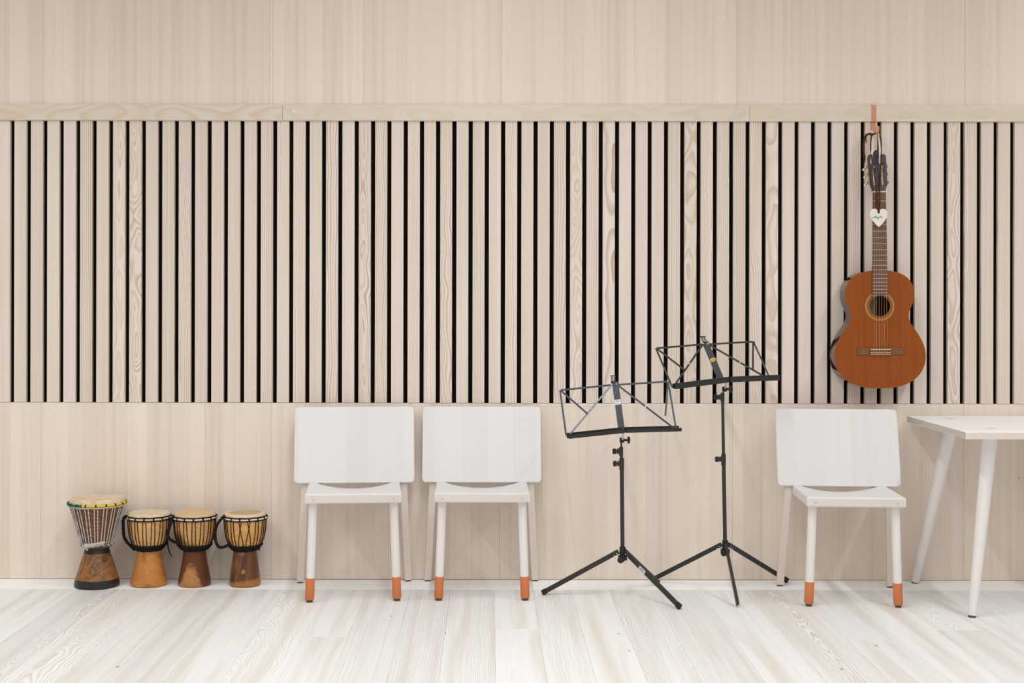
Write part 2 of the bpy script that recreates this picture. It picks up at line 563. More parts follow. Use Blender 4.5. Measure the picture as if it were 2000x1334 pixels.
# ------------------------------------------------------------------ the floor
floor = tag(empty('floor'), 'pale soaped wood floor of wide planks', kind='structure')
MB().box(((X0W + X1W) / 2, -3.2, -.05), (X1W - X0W + .4, 6.8, .05)).build('subfloor', M['dark_gap'], floor)
YB = -.200
bx = [X0W, P(-300, 1140, -.1).x, P(1074, 1140, -.1).x, P(2080, 1140, -.1).x, X1W]
for k in range(len(bx) - 1):
    a, b = bx[k] + .0003, bx[k + 1] - .0003
    MB().box((0, 0, 0), (b - a, -YB - .001, .024)).build('border_board', M['border'], floor, bevel=.0006,
        loc=((a + b) / 2, YB / 2 - .0002, -.012), seed=5.3 * k + 1, tone=0)
edges_px = [-1010, -925, -840, -757, -672, -590, -505, -420, -338, -255, -172, -90, -8, 73, 152, 232.5, 314, 391, 477, 560, 644, 719, 804, 881, 966, 1042, 1115, 1191, 1272, 1365, 1457, 1553, 1640, 1724, 1808, 1890, 1972, 2055, 2138, 2221, 2305, 2390, 2475, 2560, 2645, 2730]
yb_d = DIST + YB
ex = [(p - VX) * yb_d / F for p in edges_px]
ftone = {13: .0, 14: -.02, 15: .015, 16: .0, 17: -.05, 18: 0, 19: .0, 20: .01, 21: -.01, 22: -.03, 23: .0, 24: .01, 25: .0, 26: .01, 27: .01, 28: -.03, 29: .0, 30: .0, 31: -.02, 32: .01, 33: -.025}
fspec = {  # plank number (its left edge) -> pu, pv, tilt, warp, ring, con, tone
    14: (.06, -.03, .004, .07, .0065, .65, -.045), 15: (-.005, -.012, .004, .12, .016, .85, .02), 16: (-.2, -.05, 0, .04, .005, .7, .0),
    17: (.12, -.04, .01, .05, .006, .8, -.03), 18: (.2, -.05, 0, .05, .006, .45, .0), 19: (-.10, -.06, .02, .12, .009, .65, .02),
    20: (.3, -.05, 0, .015, .004, .3, -.005), 21: (-.12, -.03, 0, .015, .0065, .9, -.005), 22: (.25, -.05, 0, .03, .010, .75, -.03),
    23: (-.11, -.02, 0, .06, .008, .8, -.01), 24: (.2, -.03, 0, .05, .007, .35, .015), 25: (-.16, -.05, .01, .07, .0085, .6, .005),
    27: (-.13, -.06, 0, .08, .009, .7, 0), 28: (-.14, -.02, 0, .04, .006, .75, -.02), 29: (.3, -.06, 0, .03, .006, .4, .0),
    30: (.0, -.010, .006, .09, .010, .95, .0), 31: (.3, -.05, 0, .03, .005, .35, -.025), 33: (-.02, -.05, 0, .12, .009, .45, .0),
}
cuts = {20: -.99, 24: -.87, 31: -1.02, 33: -.88, 35: -.95, 17: -2.9, 27: -2.4, 29: -2.2}
for k in range(len(ex) - 1):
    a, b = ex[k] + .0002, ex[k + 1] - .0002
    ycut = cuts.get(k, rnd.uniform(-4.2, -2.6))
    for seg_i, (y1, y0) in enumerate(((YB - .0004, ycut + .0003), (ycut - .0003, -6.4))):
        if k in fspec and seg_i == 0 or (k == 20):
            pu, pv, tilt, warp, ring, con, tone = fspec[k]
            tone = tone * 1.7 + .012 * seg_i
            con = con * 1.2
        else:
            pu, pv = rnd.choice((-1, 1)) * rnd.uniform(.08, .3), -rnd.uniform(.01, .08)
            tilt, warp = rnd.uniform(-.005, .005), rnd.uniform(.02, .06)
            ring, con, tone = rnd.uniform(.0045, .008), rnd.uniform(.25, .6), 1.5 * ftone.get(k, rnd.uniform(-.03, .015))
        MB().box((0, 0, 0), (b - a, y1 - y0, .024)).build('plank', M['plank'], floor, bevel=.0004,
            loc=((a + b) / 2, (y0 + y1) / 2, -.0122), seed=rnd.uniform(0, 60), pu=pu, pv=pv, tilt=tilt, warp=warp * .75, ring=ring * .68, con=con * .72, tone=tone)

# ------------------------------------------------------------------ chairs
def rounded_rect(w, h, r, n=6, w2=None):
    """outline (x, z) centred; w at the bottom, w2 at the top"""
    w2 = w if w2 is None else w2
    pts = []
    for cx, cz, a0 in ((w / 2 - r, -h / 2 + r, -90), (w2 / 2 - r, h / 2 - r, 0), (-w2 / 2 + r, h / 2 - r, 90), (-w / 2 + r, -h / 2 + r, 180)):
        for i in range(n + 1):
            a = math.radians(a0 + 90 * i / n)
            pts.append((cx + r * math.cos(a), cz + r * math.sin(a)))
    return pts

def make_chair():
    root = empty('chair')
    # origin: on the floor midway between the rear feet, front towards -y
    zt, zb = .747, .4345
    yt, yb = -.012, -.098           # front face of the backrest at its top and bottom
    H = math.hypot(zt - zb, yt - yb)
    ang = math.atan2(yb - yt, zt - zb)   # lean
    br = MB().prism(rounded_rect(.503, H, .018), 0, .019).build('backrest', M['maple'], root, bevel=.0025, smooth=40,
        loc=(0, (yt + yb) / 2, (zt + zb) / 2), rot=(ang, 0, 0), seed=3.0, tone=0)
    # seat: flat at the front, hollowed towards the back
    W, T, yf, yk, ztop = .380, .038, -.428, -.070, .4355
    nx, ny = 24, 12
    top, bot = [], []
    for j in range(ny + 1):
        t = j / ny
        y = yf + (yk - yf) * t
        for i in range(nx + 1):
            x = (-.5 + i / nx) * W
            q = max(0.0, 1 - (abs(x) / .158) ** 2.2)
            sc = .027 * (t ** 1.25) * q
            top.append((x, y, -sc))
            bot.append((x, y, -T + .006 * max(0, t - .8)))
    vs_ = top + bot
    N = (nx + 1) * (ny + 1)
    fs = []
    for j in range(ny):
        for i in range(nx):
            a = j * (nx + 1) + i
            fs.append((a, a + 1, a + nx + 2, a + nx + 1))
            fs.append((N + a + nx + 1, N + a + nx + 2, N + a + 1, N + a))
    for i in range(nx):
        fs.append((i + 1, i, N + i, N + i + 1))
        a = ny * (nx + 1) + i
        fs.append((a, a + 1, N + a + 1, N + a))
    for j in range(ny):
        a = j * (nx + 1)
        fs.append((a, a + nx + 1, N + a + nx + 1, N + a))
        a += nx
        fs.append((a + nx + 1, a, N + a, N + a + nx + 1))
    seat = MB().add(vs_, fs).build('seat', M['maple_seat'], root, bevel=.006, smooth=40, loc=(0, 0, ztop), seed=8.0, tone=-.02)
    MB().box((0, yf + .0002, -T / 2), (W - .013, .0012, T - .0125)).build('front_edge', M['maple_end'], seat, seed=8.0, tone=0)
    for s in (-1, 1):
        MB().cyl((s * .158, yf - .0009, -.022), (s * .158, yf + .004, -.022), .0048, 16).build('plug', M['endgrain'], seat)
    # round front legs with terracotta socks
    for s in (-1, 1):
        t_ = Vector((s * .159, -.375, .402))
        f_ = Vector((s * .173, -.372, .010))
        leg = MB().tube([t_, t_.lerp(f_, .5), f_], [.0172, .0172, .0165], 20).build('leg', M['maple_leg'], root, smooth=50, seed=2.0 + s, tone=-.01)
        k = t_.lerp(f_, 1 - .086 / (t_ - f_).length)
        d = (f_ - t_).normalized()
        e = f_ - d * .0
        MB().tube([k, k + d * .0012, e - d * .003, e], [.0175, .0181, .0181, .0168], 20).build('sock', M['sock'], leg, smooth=50)
        MB().cyl(e - d * .002, (e.x, e.y, 0.0), .0125, 16).build('glide', M['glide'], leg, smooth=50)
    # square rear legs running up behind the backrest
    for s in (-1, 1):
        m = MB()
        pts = [Vector((s * .2285, -.002, .006)), Vector((s * .2065, -.062, .405)), Vector((s * .2045, -.058, .47)), Vector((s * .200, .008, .69))]
        hw = [.0148, .0148, .0148, .013]
        hd = [.0115, .0150, .0150, .0110]
        vs2 = []
        for p, a, b in zip(pts, hw, hd):
            vs2 += [p + Vector((-a, -b, 0)), p + Vector((a, -b, 0)), p + Vector((a, b, 0)), p + Vector((-a, b, 0))]
        fs2 = [(3, 2, 1, 0), (12, 13, 14, 15)]
        for i in range(3):
            for k in range(4):
                l = (k + 1) % 4
                fs2.append((4 * i + k, 4 * i + l, 4 * i + 4 + l, 4 * i + 4 + k))
        leg = m.add(vs2, fs2).build('leg', M['maple_rear'], root, bevel=.002, seed=14.0 + s, tone=0)
        MB().box((s * .2285, -.002, .003), (.022, .017, .006)).build('glide', M['glide'], leg)
    return root

chair = make_chair()
chair.location = (P(693.7, 1136, -.05).x - .003, -.050, 0)
chair.rotation_euler = (0, 0, math.radians(5.0))
tag(chair, 'white wooden chair nearest the row of drums, terracotta socks on its front legs', 'chair', 'white wooden chairs along the wall')
c2 = copy_tree(chair)
c2.location = (-.0300, -.024, 0)
c2.rotation_euler = (0, 0, math.radians(.6))
tag(c2, 'middle white wooden chair, beside the left music stand, terracotta socks on its front legs', 'chair', 'white wooden chairs along the wall')
c3 = copy_tree(chair)
c3.location = (P(1630.5, 1145, -.128).x, -.128, 0)
c3.rotation_euler = (0, 0, math.radians(-3.4))
tag(c3, 'white wooden chair standing next to the table, under the guitar', 'chair', 'white wooden chairs along the wall')
def vary(root, k):
    for ch in root.children:
        if 'seed' in ch:
            ch['seed'] = ch['seed'] + 7.77 * k
vary(c2, 1); vary(c3, 2)

# ------------------------------------------------------------------ table
tb = empty('table', (2.115, -.38, 0))
tag(tb, 'small white wooden table with slanted round legs at the right edge', 'table')
TX0, TX1, TY0, TY1, TZ, TT = 1.786, 2.446, -.745, -.030, .7085, .0265
tr = tb.location
top = MB().box((0, 0, 0), (TX1 - TX0, TY1 - TY0, TT)).build('tabletop', M['maple_top'], tb, bevel=.0012,
    loc=((TX0 + TX1) / 2 - tr.x, (TY0 + TY1) / 2 - tr.y, TZ - TT / 2), seed=4.4, tone=0)
MB().box((TX0 - tr.x, (TY0 + TY1) / 2 - tr.y, TZ - TT / 2), (.0012, TY1 - TY0 - .003, TT - .003)).build('end_grain_edge', M['endgrain'], tb)
MB().box(((TX0 + TX1) / 2 - tr.x, TY0 - tr.y, TZ - TT / 2), (TX1 - TX0 - .003, .0012, TT - .003)).build('front_edge', M['edge_wood'], tb)
for hx, hy, fx, fy in ((1.930, -.165, 1.815, -.052), (1.934, -.590, 1.836, -.672), (2.302, -.165, 2.417, -.052), (2.298, -.590, 2.396, -.672)):
    a = Vector((hx - tr.x, hy - tr.y, TZ - TT))
    b = Vector((fx - tr.x, fy - tr.y, .006))
    leg = MB().tube([a, a.lerp(b, .35), b], [.0275, .0255, .0165], 24).build('leg', M['maple_leg'], tb, smooth=50, seed=hx * 9, tone=-.01)
    MB().cyl((b.x, b.y, .0065), (b.x, b.y, 0), .0145, 16).build('glide', M['glide'], leg, smooth=50)
    MB().cyl((a.x, a.y + (.012 if hy > -.4 else -.006), TZ - .004), (a.x, a.y + (.012 if hy > -.4 else -.006), TZ + .0004), .021, 24).build('leg_tenon', M['tenon'], tb, smooth=50)

# ------------------------------------------------------------------ music stands
def music_stand(cfg):
    cx, cy = cfg['base']
    R0 = Vector((cx, cy, 0))
    root = empty('music_stand', R0)
    tag(root, cfg['label'], 'music stand', 'folding music stands')
    L = lambda p: Vector(p) - R0
    Q = lambda px, py, y: P(px, py, y) - R0
    hubz = cfg['hubz']
    hub = L((cx, cy, hubz))
    # tubes
    t0 = L((cx, cy, hubz - .045))
    pts = [Q(px, py, y) for px, py, y in cfg['column']]     # bottom -> clamp -> top of upper tube -> rod top
    MB().tube([t0, pts[0]], .0082, 16).build('lower_tube', M['black'], root, smooth=50)
    MB().tube([pts[0] - Vector((0, 0, .02)), pts[1]], .0064, 16).build('upper_tube', M['black'], root, smooth=50)
    MB().tube([pts[1] - Vector((0, 0, .02)), pts[2]], .0036, 12).build('inner_rod', M['black'], root, smooth=50)
    for c_, r_, hh in ((pts[0], .0098, .046), (pts[1], .0082, .036)):
        cl = MB()
        cl.tube([c_ + Vector((0, 0, -hh)), c_ + Vector((0, 0, .001))], r_, 16)
        cl.box(c_ + Vector((-.010, 0, -hh * .45)), (.016, .014, .020))
        clo = cl.build('clamp', M['black'], root, smooth=40)
        k = MB()
        kz = c_ + Vector((-.017, -.002, -hh * .45))
        k.tube([kz, kz + Vector((-.004, 0, 0)), kz + Vector((-.005, 0, 0)), kz + Vector((-.016, -.001, 0)), kz + Vector((-.018, -.001, 0))], [.004, .004, .0115, .0115, .009], 14)
        k.build('knob', M['black_rubber'], clo, smooth=40)
    # tripod
    hb = MB()
    hb.tube([hub + Vector((0, 0, -.022)), hub + Vector((0, 0, .014))], .0125, 16)
    hb.box(hub + Vector((0, 0, -.030)), (.034, .030, .016))
    hubo = hb.build('hub', M['black_rubber'], root, smooth=40)
    kd = Vector((-.35, -.93, 0)).normalized()
    kb = hub + Vector((0, 0, -.034))
    MB().tube([kb, kb + kd * .022, kb + kd * .023, kb + kd * .034, kb + kd * .036], [.006, .006, .0125, .0125, .010], 16).build('knob', M['black_rubber'], hubo, smooth=40)
    for i, (fx, fy) in enumerate(cfg['feet']):
        d = Vector((fx - cx, fy - cy, 0)).normalized()
        a = hub + d * .016 + Vector((0, 0, -.004))
        b = L((fx, fy, .0095))
        cap = cfg['caps'][i]
        lg = MB().bar(a, b, .011, .0185).build('leg', M['black'], root, bevel=.0015)
        for q in (.012, .026):
            c_ = a + (b - a).normalized() * q * .75 + Vector((0, 0, -.008 + .004 * (q < .02)))
            side = Vector((-d.y, d.x, 0))
            if side.y > 0:
                side = -side
            MB().ball(c_ + side * .0062, .0030, 8, 6).build('rivet', M['steel'], lg, smooth=60)
        tdir = (b - a).normalized()
        if cap:
            MB().bar(b - tdir * .018, b + tdir * .003, .016, .021).build('rubber_foot', M['black_rubber'], lg, bevel=.003)
        else:
            MB().ball(b + Vector((0, -.007, -.002)), .004, 8, 6).build('rivet', M['steel'], lg, smooth=60)
        if cfg.get('leg_label') == i:
            side = Vector((-d.y, d.x, 0))
            if side.y > 0:
                side = -side
            c_ = a.lerp(b, .33) + side * .0058
            st = MB().bar(c_ - tdir * .018, c_ + tdir * .018, .0006, .0125).build('sticker', M['white_sticker'], lg)
            c2_ = c_ + side * .0004
            MB().bar(c2_ - tdir * .013, c2_ + tdir * .011, .0003, .005).build('print', M['sticker_ink'], st)
    # tilting joint between rod and desk
    jt = Q(*cfg['joint'])
    MB().box(jt, (.018, .016, .020)).build('joint_block', M['black_rubber'], root, bevel=.002)
    wk = MB()
    w0 = jt + Vector((.010, 0, 0))
    wk.tube([w0, w0 + Vector((.012, 0, 0)), w0 + Vector((.0125, 0, 0)), w0 + Vector((.021, -.001, 0)), w0 + Vector((.023, -.001, 0))], [.0045, .0045, .0155, .0135, .008], 16)
    wk.build('wing_knob', M['black_rubber'], root, smooth=40)
    bk = Q(*cfg['tray'][1])
    MB().bar(jt + Vector((.001, -.009, .002)), bk + Vector((.002, -.004, .004)), .008, .003, (0, 1, 0)).build('steel_bracket', M['steel'], root, bevel=.001)
    # desk
    mat = M[cfg['paint']]
    B = lambda k: Q(*cfg['pts'][k])
    nrm = Vector(cfg.get('normal', (.3, -.9, .25))).normalized()
    sp0, sp1 = Q(*cfg['spine'][0]), Q(*cfg['spine'][1])
    spn = MB().bar(sp0, sp1, .0265, .004, nrm).build('spine', mat, root, bevel=.0008)
    TT_ = cfg['t']
    on = dict(v1=B('rl').lerp(B('dl'), TT_[0]), ma=B('rl').lerp(B('dl'), TT_[1]), v2=B('rr').lerp(B('dr'), TT_[2]))
    on['mb'] = B('rr').lerp(B('dr'), TT_[3]) if TT_[3] else B('mb')
    def desk_bar(a, b, lift=0.0):
        MB().bar(a + nrm * lift, b + nrm * lift, .0072, .0028, nrm).build('desk_bar', mat, root)
    rv = []
    desk_bar(B('A'), B('rl')); desk_bar(B('rr'), B('B'))
    desk_bar(B('rl'), B('dl'), .003); desk_bar(B('rr'), B('dr'), .003)
    desk_bar(B('A'), B('tl'), .003); desk_bar(B('B'), B('tr'), .003)
    desk_bar(B('A'), on['ma'], .006); desk_bar(B('B'), on['mb'], .006)
    for k in ('A', 'rl', 'rr', 'B', 'v1', 'v2'):
        MB().ball((on[k] if k in on else B(k)) + nrm * .0055, .0046, 10, 6, (1, .7, 1)).build('rivet', M['steel'], root, smooth=60)
    # folding tray, two halves of L section
    tr_ = [Q(*q) for q in cfg['tray']]
    for a, b in ((tr_[0], tr_[1] - (tr_[1] - tr_[0]).normalized() * .004), (tr_[1] + (tr_[2] - tr_[1]).normalized() * .004, tr_[2])):
        t = (b - a).normalized()
        out_ = Vector((t.y, -t.x, 0)).normalized()
        upv = t.cross(out_) * -1
        if upv.z < 0:
            upv = -upv
        m = MB()
        hgt = cfg['lip']
        m.bar(a + out_ * .016, b + out_ * .016, .034, .0022, upv)             # shelf
        m.bar(a + out_ * .033 + upv * hgt / 2, b + out_ * .033 + upv * hgt / 2, .0022, hgt, upv)   # front lip
        m.bar(a + out_ * .0335 + upv * hgt, b + out_ * .0335 + upv * hgt, .0045, .0028, upv)
        m.bar(a + upv * .010, b + upv * .010, .0022, .018, upv)                # back flange
        m.build('tray_half', M['black'], root)
    # lyre shaped page clip on top of the spine
    cb = Q(*cfg['clip'][0]); ct = Q(*cfg['clip'][1])
    ax = (ct - cb); hgt = ax.length; ax.normalize()
    sx = Vector((1, 0, 0))
    cl = MB()
    cl.tube([cb + sx * -.004, cb + sx * -.009 + ax * hgt * .25, cb + sx * -.006 + ax * hgt * .6, cb + sx * -.009 + ax * hgt], .0018, 6)
    cl.tube([cb + sx * .004, cb + sx * .009 + ax * hgt * .25, cb + sx * .006 + ax * hgt * .6, cb + sx * .009 + ax * hgt], .0018, 6)
    cl.tube([cb + sx * -.0025, cb + sx * -.003 + ax * hgt], .0013, 6)
    cl.tube([cb + sx * .0025, cb + sx * .003 + ax * hgt], .0013, 6)
    cl.tube([cb + sx * -.0125 + ax * hgt, cb + sx * .0125 + ax * hgt], .0019, 6)
    cl.box(cb + ax * -.006, (.022, .004, .014))
    cl.build('page_clip', M['black'], root, smooth=50)
    # sticker on the spine
    ang = math.atan2(sp0.x - sp1.x, sp0.z - sp1.z)
    c_ = sp1.lerp(sp0, cfg['sticker_t']) + nrm * .0024
    t = (sp0 - sp1).normalized()
    side = t.cross(nrm).normalized()
    rotm = Matrix((side * -1, t, nrm)).transposed()
    if rotm.determinant() < 0:
        rotm = Matrix((side, t, nrm)).transposed()
    if cfg['sticker'] == 'oval':
        m = MB()
        n_ = 28
        ring = [c_ + rotm @ Vector((.0128 * math.cos(2 * math.pi * k / n_), .0086 * math.sin(2 * math.pi * k / n_), 0)) for k in range(n_)]
        vs_ = ring + [p + nrm * .0006 for p in ring]
        fs = [tuple(range(n_)), tuple(range(2 * n_ - 1, n_ - 1, -1))] + [(k, (k + 1) % n_, (k + 1) % n_ + n_, k + n_) for k in range(n_)]
        st = m.add(vs_, fs).build('oval_badge', M['gold_sticker'], spn)
        tag(st, 'small gold oval badge')
        me = text_mesh('K&M.', .0105, 'lettering')
        o = link('lettering', me, M['ink'], st)
        o.matrix_local = Matrix.Translation(c_ + nrm * .0007) @ rotm.to_4x4()
    else:
        st = MB().bar(c_ - side * .0128, c_ + side * .0128, .0006, .021, t).build('sticker', M['white_sticker'], spn)
        tag(st, 'small white printed sticker')
        m = MB()
        for q, w0_ in ((.0062, .010), (.0015, .010), (-.0045, .011), (-.0075, .011)):
            m.bar(c_ + nrm * .0005 + t * q - side * w0_, c_ + nrm * .0005 + t * q + side * w0_ * .6, .0003, .0016 if q > 0 else .0008, t)
        m.build('print', M['sticker_ink'], st)
    return root

yc1, yc2 = -.330, -.215
b1 = P(1216, 1075, yc1); b2 = P(1416.5, 1062, yc2)
music_stand(dict(
    label='lower music stand with blue-grey folding desk and white sticker on its spine', base=(b1.x, yc1), hubz=b1.z,
    feet=[(P(1060, 1160, 0).x * (DIST - .300) / DIST, -.300), (P(1328, 1187, 0).x * (DIST - .555) / DIST, -.555), (P(1285, 1140, -.10).x, -.10)], caps=[1, 1, 1], leg_label=1,
    column=[(1214.3, 895.5, yc1), (1213.2, 873.5, yc1), (1213.6, 862, yc1)], joint=(1214.8, 859.5, yc1),
    tray=[(1107, 855, -.400), (1216.5, 843.5, -.335), (1326, 840.5, -.285)], lip=.012, paint='blue_grey',
    spine=[(1201.5, 746, -.285), (1214, 840, -.328)], sticker='white', sticker_t=.575, t=(.499, .594, .511, 0), normal=(-.28, -.86, .42),
    clip=[(1198.5, 745, -.283), (1197.5, 734, -.278)],
    pts=dict(A=(1094, 762.2, -.350), rl=(1195.2, 751.8, -.287), rr=(1205, 751.5, -.283), B=(1305.2, 745.3, -.222), tl=(1106.3, 851.9, -.398),
             dl=(1114, 848, -.395), v1=(1154.7, 803.8, -.340), ma=(1147, 809, -.350), dr=(1315.6, 836.3, -.290), v2=(1261.5, 795.2, -.285),
             tr=(1320.3, 836.3, -.288), mb=(1300, 813.4, -.262))))
music_stand(dict(
    label='taller black music stand with a gold oval badge on its spine', base=(b2.x, yc2), hubz=b2.z,
    feet=[(P(1272, 1132, -.03).x, -.045), (P(1536, 1134, -.04).x, -.050), (P(1441, 1182, 0).x * (DIST - .515) / DIST, -.515)], caps=[1, 1, 0],
    column=[(1413.2, 887, yc2), (1411.2, 768, yc2), (1412.5, 765, yc2)], joint=(1415, 760, yc2),
    tray=[(1314, 758.5, -.345), (1417.5, 745.5, -.270), (1515, 741.5, -.200)], lip=.021, paint='black',
    spine=[(1377.5, 668.5, -.185), (1408.5, 742, -.262)], sticker='oval', sticker_t=.52, t=(.491, .646, .567, .786), normal=(-.36, -.80, .45),
    clip=[(1376.5, 668, -.183), (1372.5, 657.5, -.178)],
    pts=dict(A=(1281.3, 680.3, -.275), rl=(1373.6, 672.5, -.192), rr=(1382.7, 672.5, -.187), B=(1471.6, 667.3, -.105), tl=(1313.5, 757.0, -.345),
             dl=(1318, 753, -.340), v1=(1346.3, 714.6, -.270), ma=(1337.7, 722, -.285), dr=(1495, 737, -.215), v2=(1446.4, 704.2, -.205),
             tr=(1502.8, 737, -.212), mb=(1471, 719.3, -.212))))

# ------------------------------------------------------------------ drums
def drum_wood(name, light, mid, dark, shape=None, seed=0.0, scale=1.0, rough=.42):
    n = NT(name)
    co, x, y, z = n.objco()
    w1 = n.noise(n.comb(n.add(n.mul(x, 14 * scale), seed), n.mul(y, 14 * scale), n.mul(z, 10 * scale)), 1, 2)
    q = n.add(n.add(n.mul(z, 60), n.mul(x, 25)), n.mul(w1, 9))
    f = n.noise(n.comb(q, seed, n.mul(w1, 3)), 1.6, 2, .6)
    c = n.mix(n.mapr(f, .35, .65, 0, 1), light, mid)
    if shape:
        k = shape(n, x, y, z, w1)
        c = n.mix(k, c, dark)
    fi = n.noise(co, 220, 2)
    b = n.add(.93, n.mul(fi, .14))
    c = n.mix(1.0, c, n.comb(b, b, b), 'MULTIPLY')
    return n.out(c, rough, .4)

def skin_mat(name, light, dark, cx=None):
    n = NT(name)
    co, x, y, z = n.objco()
    k = n.noise(co, 26, 4, .6)
    c = n.mix(n.mapr(k, .35, .68, 0, 1), lin(*light), lin(*dark))
    if cx:
        r = n.math('SQRT', n.add(n.mul(x, x), n.mul(y, y)))
        c = n.mix(n.mapr(r, .066, .074, .85, 0), c, lin(*cx))
    return n.out(c, .55, .35)

def rope_mat(name, base, fleck, pitch):
    n = NT(name)
    co, x, y, z = n.objco()
    f = n.math('FRACT', n.add(n.math('DIVIDE', z, pitch), n.mul(n.add(x, y), 260)))
    k = n.mapr(f, .66, .70, 0, 1)
    return n.out(n.mix(k, lin(*base), lin(*fleck)), .8, .2)

M['rope_black'] = plain('black_rope', (27, 26, 26), .85, .2, var=.25, scale=500)
M['rope_white'] = rope_mat('white_flecked_rope', (228, 224, 218), (60, 56, 52), .0085)
M['rope_green'] = plain('green_rope', (38, 112, 88), .7, .3, var=.1, scale=500)
M['rope_yellow'] = plain('yellow_rope', (226, 192, 62), .7, .3, var=.1, scale=500)
M['rope_cream'] = plain('cream_rope', (214, 200, 178), .8, .2)
M['ring_white'] = plain('white_wrapped_ring', (216, 212, 205), .5, .4)
M['ring_cream'] = plain('cream_wrapped_ring', (212, 194, 160), .5, .4)
M['skin_pale'] = skin_mat('pale_goat_skin', (226, 208, 182), (205, 180, 150))
M['skin_tan'] = skin_mat('tan_goat_skin', (216, 186, 146), (206, 174, 132))
M['skin_grey'] = skin_mat('grey_centred_skin', (228, 206, 168), (216, 190, 150), cx=(178, 154, 126))
M['bowl_big'] = drum_wood('brown_bowl_wood', lin(124, 78, 50), lin(108, 64, 40), lin(92, 54, 34), None, 3.0)
M['foot_big'] = drum_wood('carved_foot_wood', lin(158, 108, 60), lin(140, 92, 54), lin(112, 82, 62),
    lambda n, x, y, z, w: n.mul(n.mapr(n.noise(n.comb(n.mul(x, 30), 4.2, n.mul(z, 24)), 1, 2), .46, .66, 0, 1), .75), 9.0)
M['band_black'] = plain('black_stained_band', (44, 40, 37), .38, .4, var=.15)
M['bowl_2'] = drum_wood('honey_bowl_wood', lin(224, 178, 120), lin(205, 152, 92), lin(180, 120, 68), None, 1.0)
M['foot_2'] = drum_wood('orange_foot_wood', lin(202, 142, 76), lin(184, 118, 56), lin(142, 82, 38),
    lambda n, x, y, z, w: n.mul(n.mapr(n.noise(n.comb(n.mul(x, 22), 7.7, n.mul(z, 16)), 1, 2), .52, .72, 0, 1), .8), 5.0)
M['bowl_3'] = drum_wood('stained_bowl_wood', lin(216, 168, 108), lin(200, 148, 90), lin(92, 60, 42),
    lambda n, x, y, z, w: n.mul(n.mapr(n.add(n.add(n.mul(n.add(x, .02), 9), n.mul(n.sub(z, .2), 12)), n.mul(n.sub(w, .5), 1.2)), -.15, .12, 1, 0), .85), 2.0)
M['foot_3'] = drum_wood('two_tone_foot_wood', lin(186, 134, 80), lin(172, 118, 66), lin(98, 56, 32),
    lambda n, x, y, z, w: n.mapr(n.add(n.add(n.math('DIVIDE', z, .088), n.mul(n.mul(n.add(x, .006), n.add(x, .006)), 420)), n.mul(n.sub(n.noise(n.comb(x, y, z), 38, 3), .5), .7)), .80, 1.16, 0, 1), 6.0)
M['bowl_4'] = drum_wood('golden_bowl_wood', lin(222, 172, 104), lin(204, 148, 80), lin(176, 120, 62), None, 12.0)
def foot4_shape(n, x, y, z, w):
    rough = n.mul(n.sub(n.noise(n.comb(x, y, z), 60, 4, .6), .5), .030)
    low = n.mapr(n.add(n.add(z, n.mul(x, -.12)), rough), .018, .032, 0, 1)
    dx, dz = n.sub(x, .002), n.sub(z, .066)
    spot = n.mapr(n.add(n.math('SQRT', n.add(n.mul(dx, dx), n.mul(dz, dz))), rough), .0070, .0105, 0, 1)
    dz2 = n.sub(z, .139)
    spot2 = n.mapr(n.add(n.add(n.math('ABSOLUTE', n.mul(n.add(x, .002), .55)), n.math('ABSOLUTE', dz2)), rough), .006, .011, .35, 1)
    streak = n.mapr(n.noise(n.comb(n.mul(x, 60), n.mul(y, 60), n.mul(z, 7)), 1, 3), .35, .65, .60, 1)
    return n.mul(n.mul(low, spot), n.mul(spot2, streak))
M['foot_4'] = drum_wood('dark_foot_wood', lin(176, 122, 66), lin(160, 106, 54), lin(84, 50, 36), foot4_shape, 15.0)

def interp(prof, z):
    for (r0, z0), (r1, z1) in zip(prof, prof[1:]):
        if z0 <= z <= z1:
            return r0 + (r1 - r0) * (z - z0) / (z1 - z0)
    return prof[0][0] if z < prof[0][1] else prof[-1][0]

def torus_pts(r, z, a0=0, a1=360, n=48, wob=0.0):
    out = []
    for k in range(n + (0 if a1 - a0 >= 360 else 1)):
        a = math.radians(a0 + (a1 - a0) * k / n)
        out.append(Vector((r * math.cos(a), r * math.sin(a), z + wob * math.sin(11 * a))))
    return out

def braid(mb, path, r, turns, n=None):
    """two strands twisted round a path"""
    path = [Vector(p) for p in path]
    dense = []
    m = n or 60
    L = [0.0]
    for a, b in zip(path, path[1:]):
        L.append(L[-1] + (b - a).length)
    # Catmull-Rom resampling
    def cr(t):
        s = t * L[-1]
        i = 0
        while i < len(L) - 2 and L[i + 1] < s:
            i += 1
        u = (s - L[i]) / max(1e-9, L[i + 1] - L[i])
        p0, p1, p2, p3 = path[max(i - 1, 0)], path[i], path[i + 1], path[min(i + 2, len(path) - 1)]
        return 0.5 * ((2 * p1) + (p2 - p0) * u + (2 * p0 - 5 * p1 + 4 * p2 - p3) * u * u + (3 * p1 - p0 - 3 * p2 + p3) * u ** 3)
    base = [cr(k / m) for k in range(m + 1)]
    for ph in (0.0, math.pi):
        pts = []
        for k, p in enumerate(base):
            t = (base[min(k + 1, m)] - base[max(k - 1, 0)]).normalized()
            a = t.cross(Vector((0, 1, 0)))
            if a.length < 1e-4:
                a = t.orthogonal()
            a.normalize()
            b = t.cross(a)
            w = 2 * math.pi * turns * k / m + ph
            pts.append(p + a * (r * .55 * math.cos(w)) + b * (r * .55 * math.sin(w)))
        mb.tube(pts, r * .72, 6)
    return mb

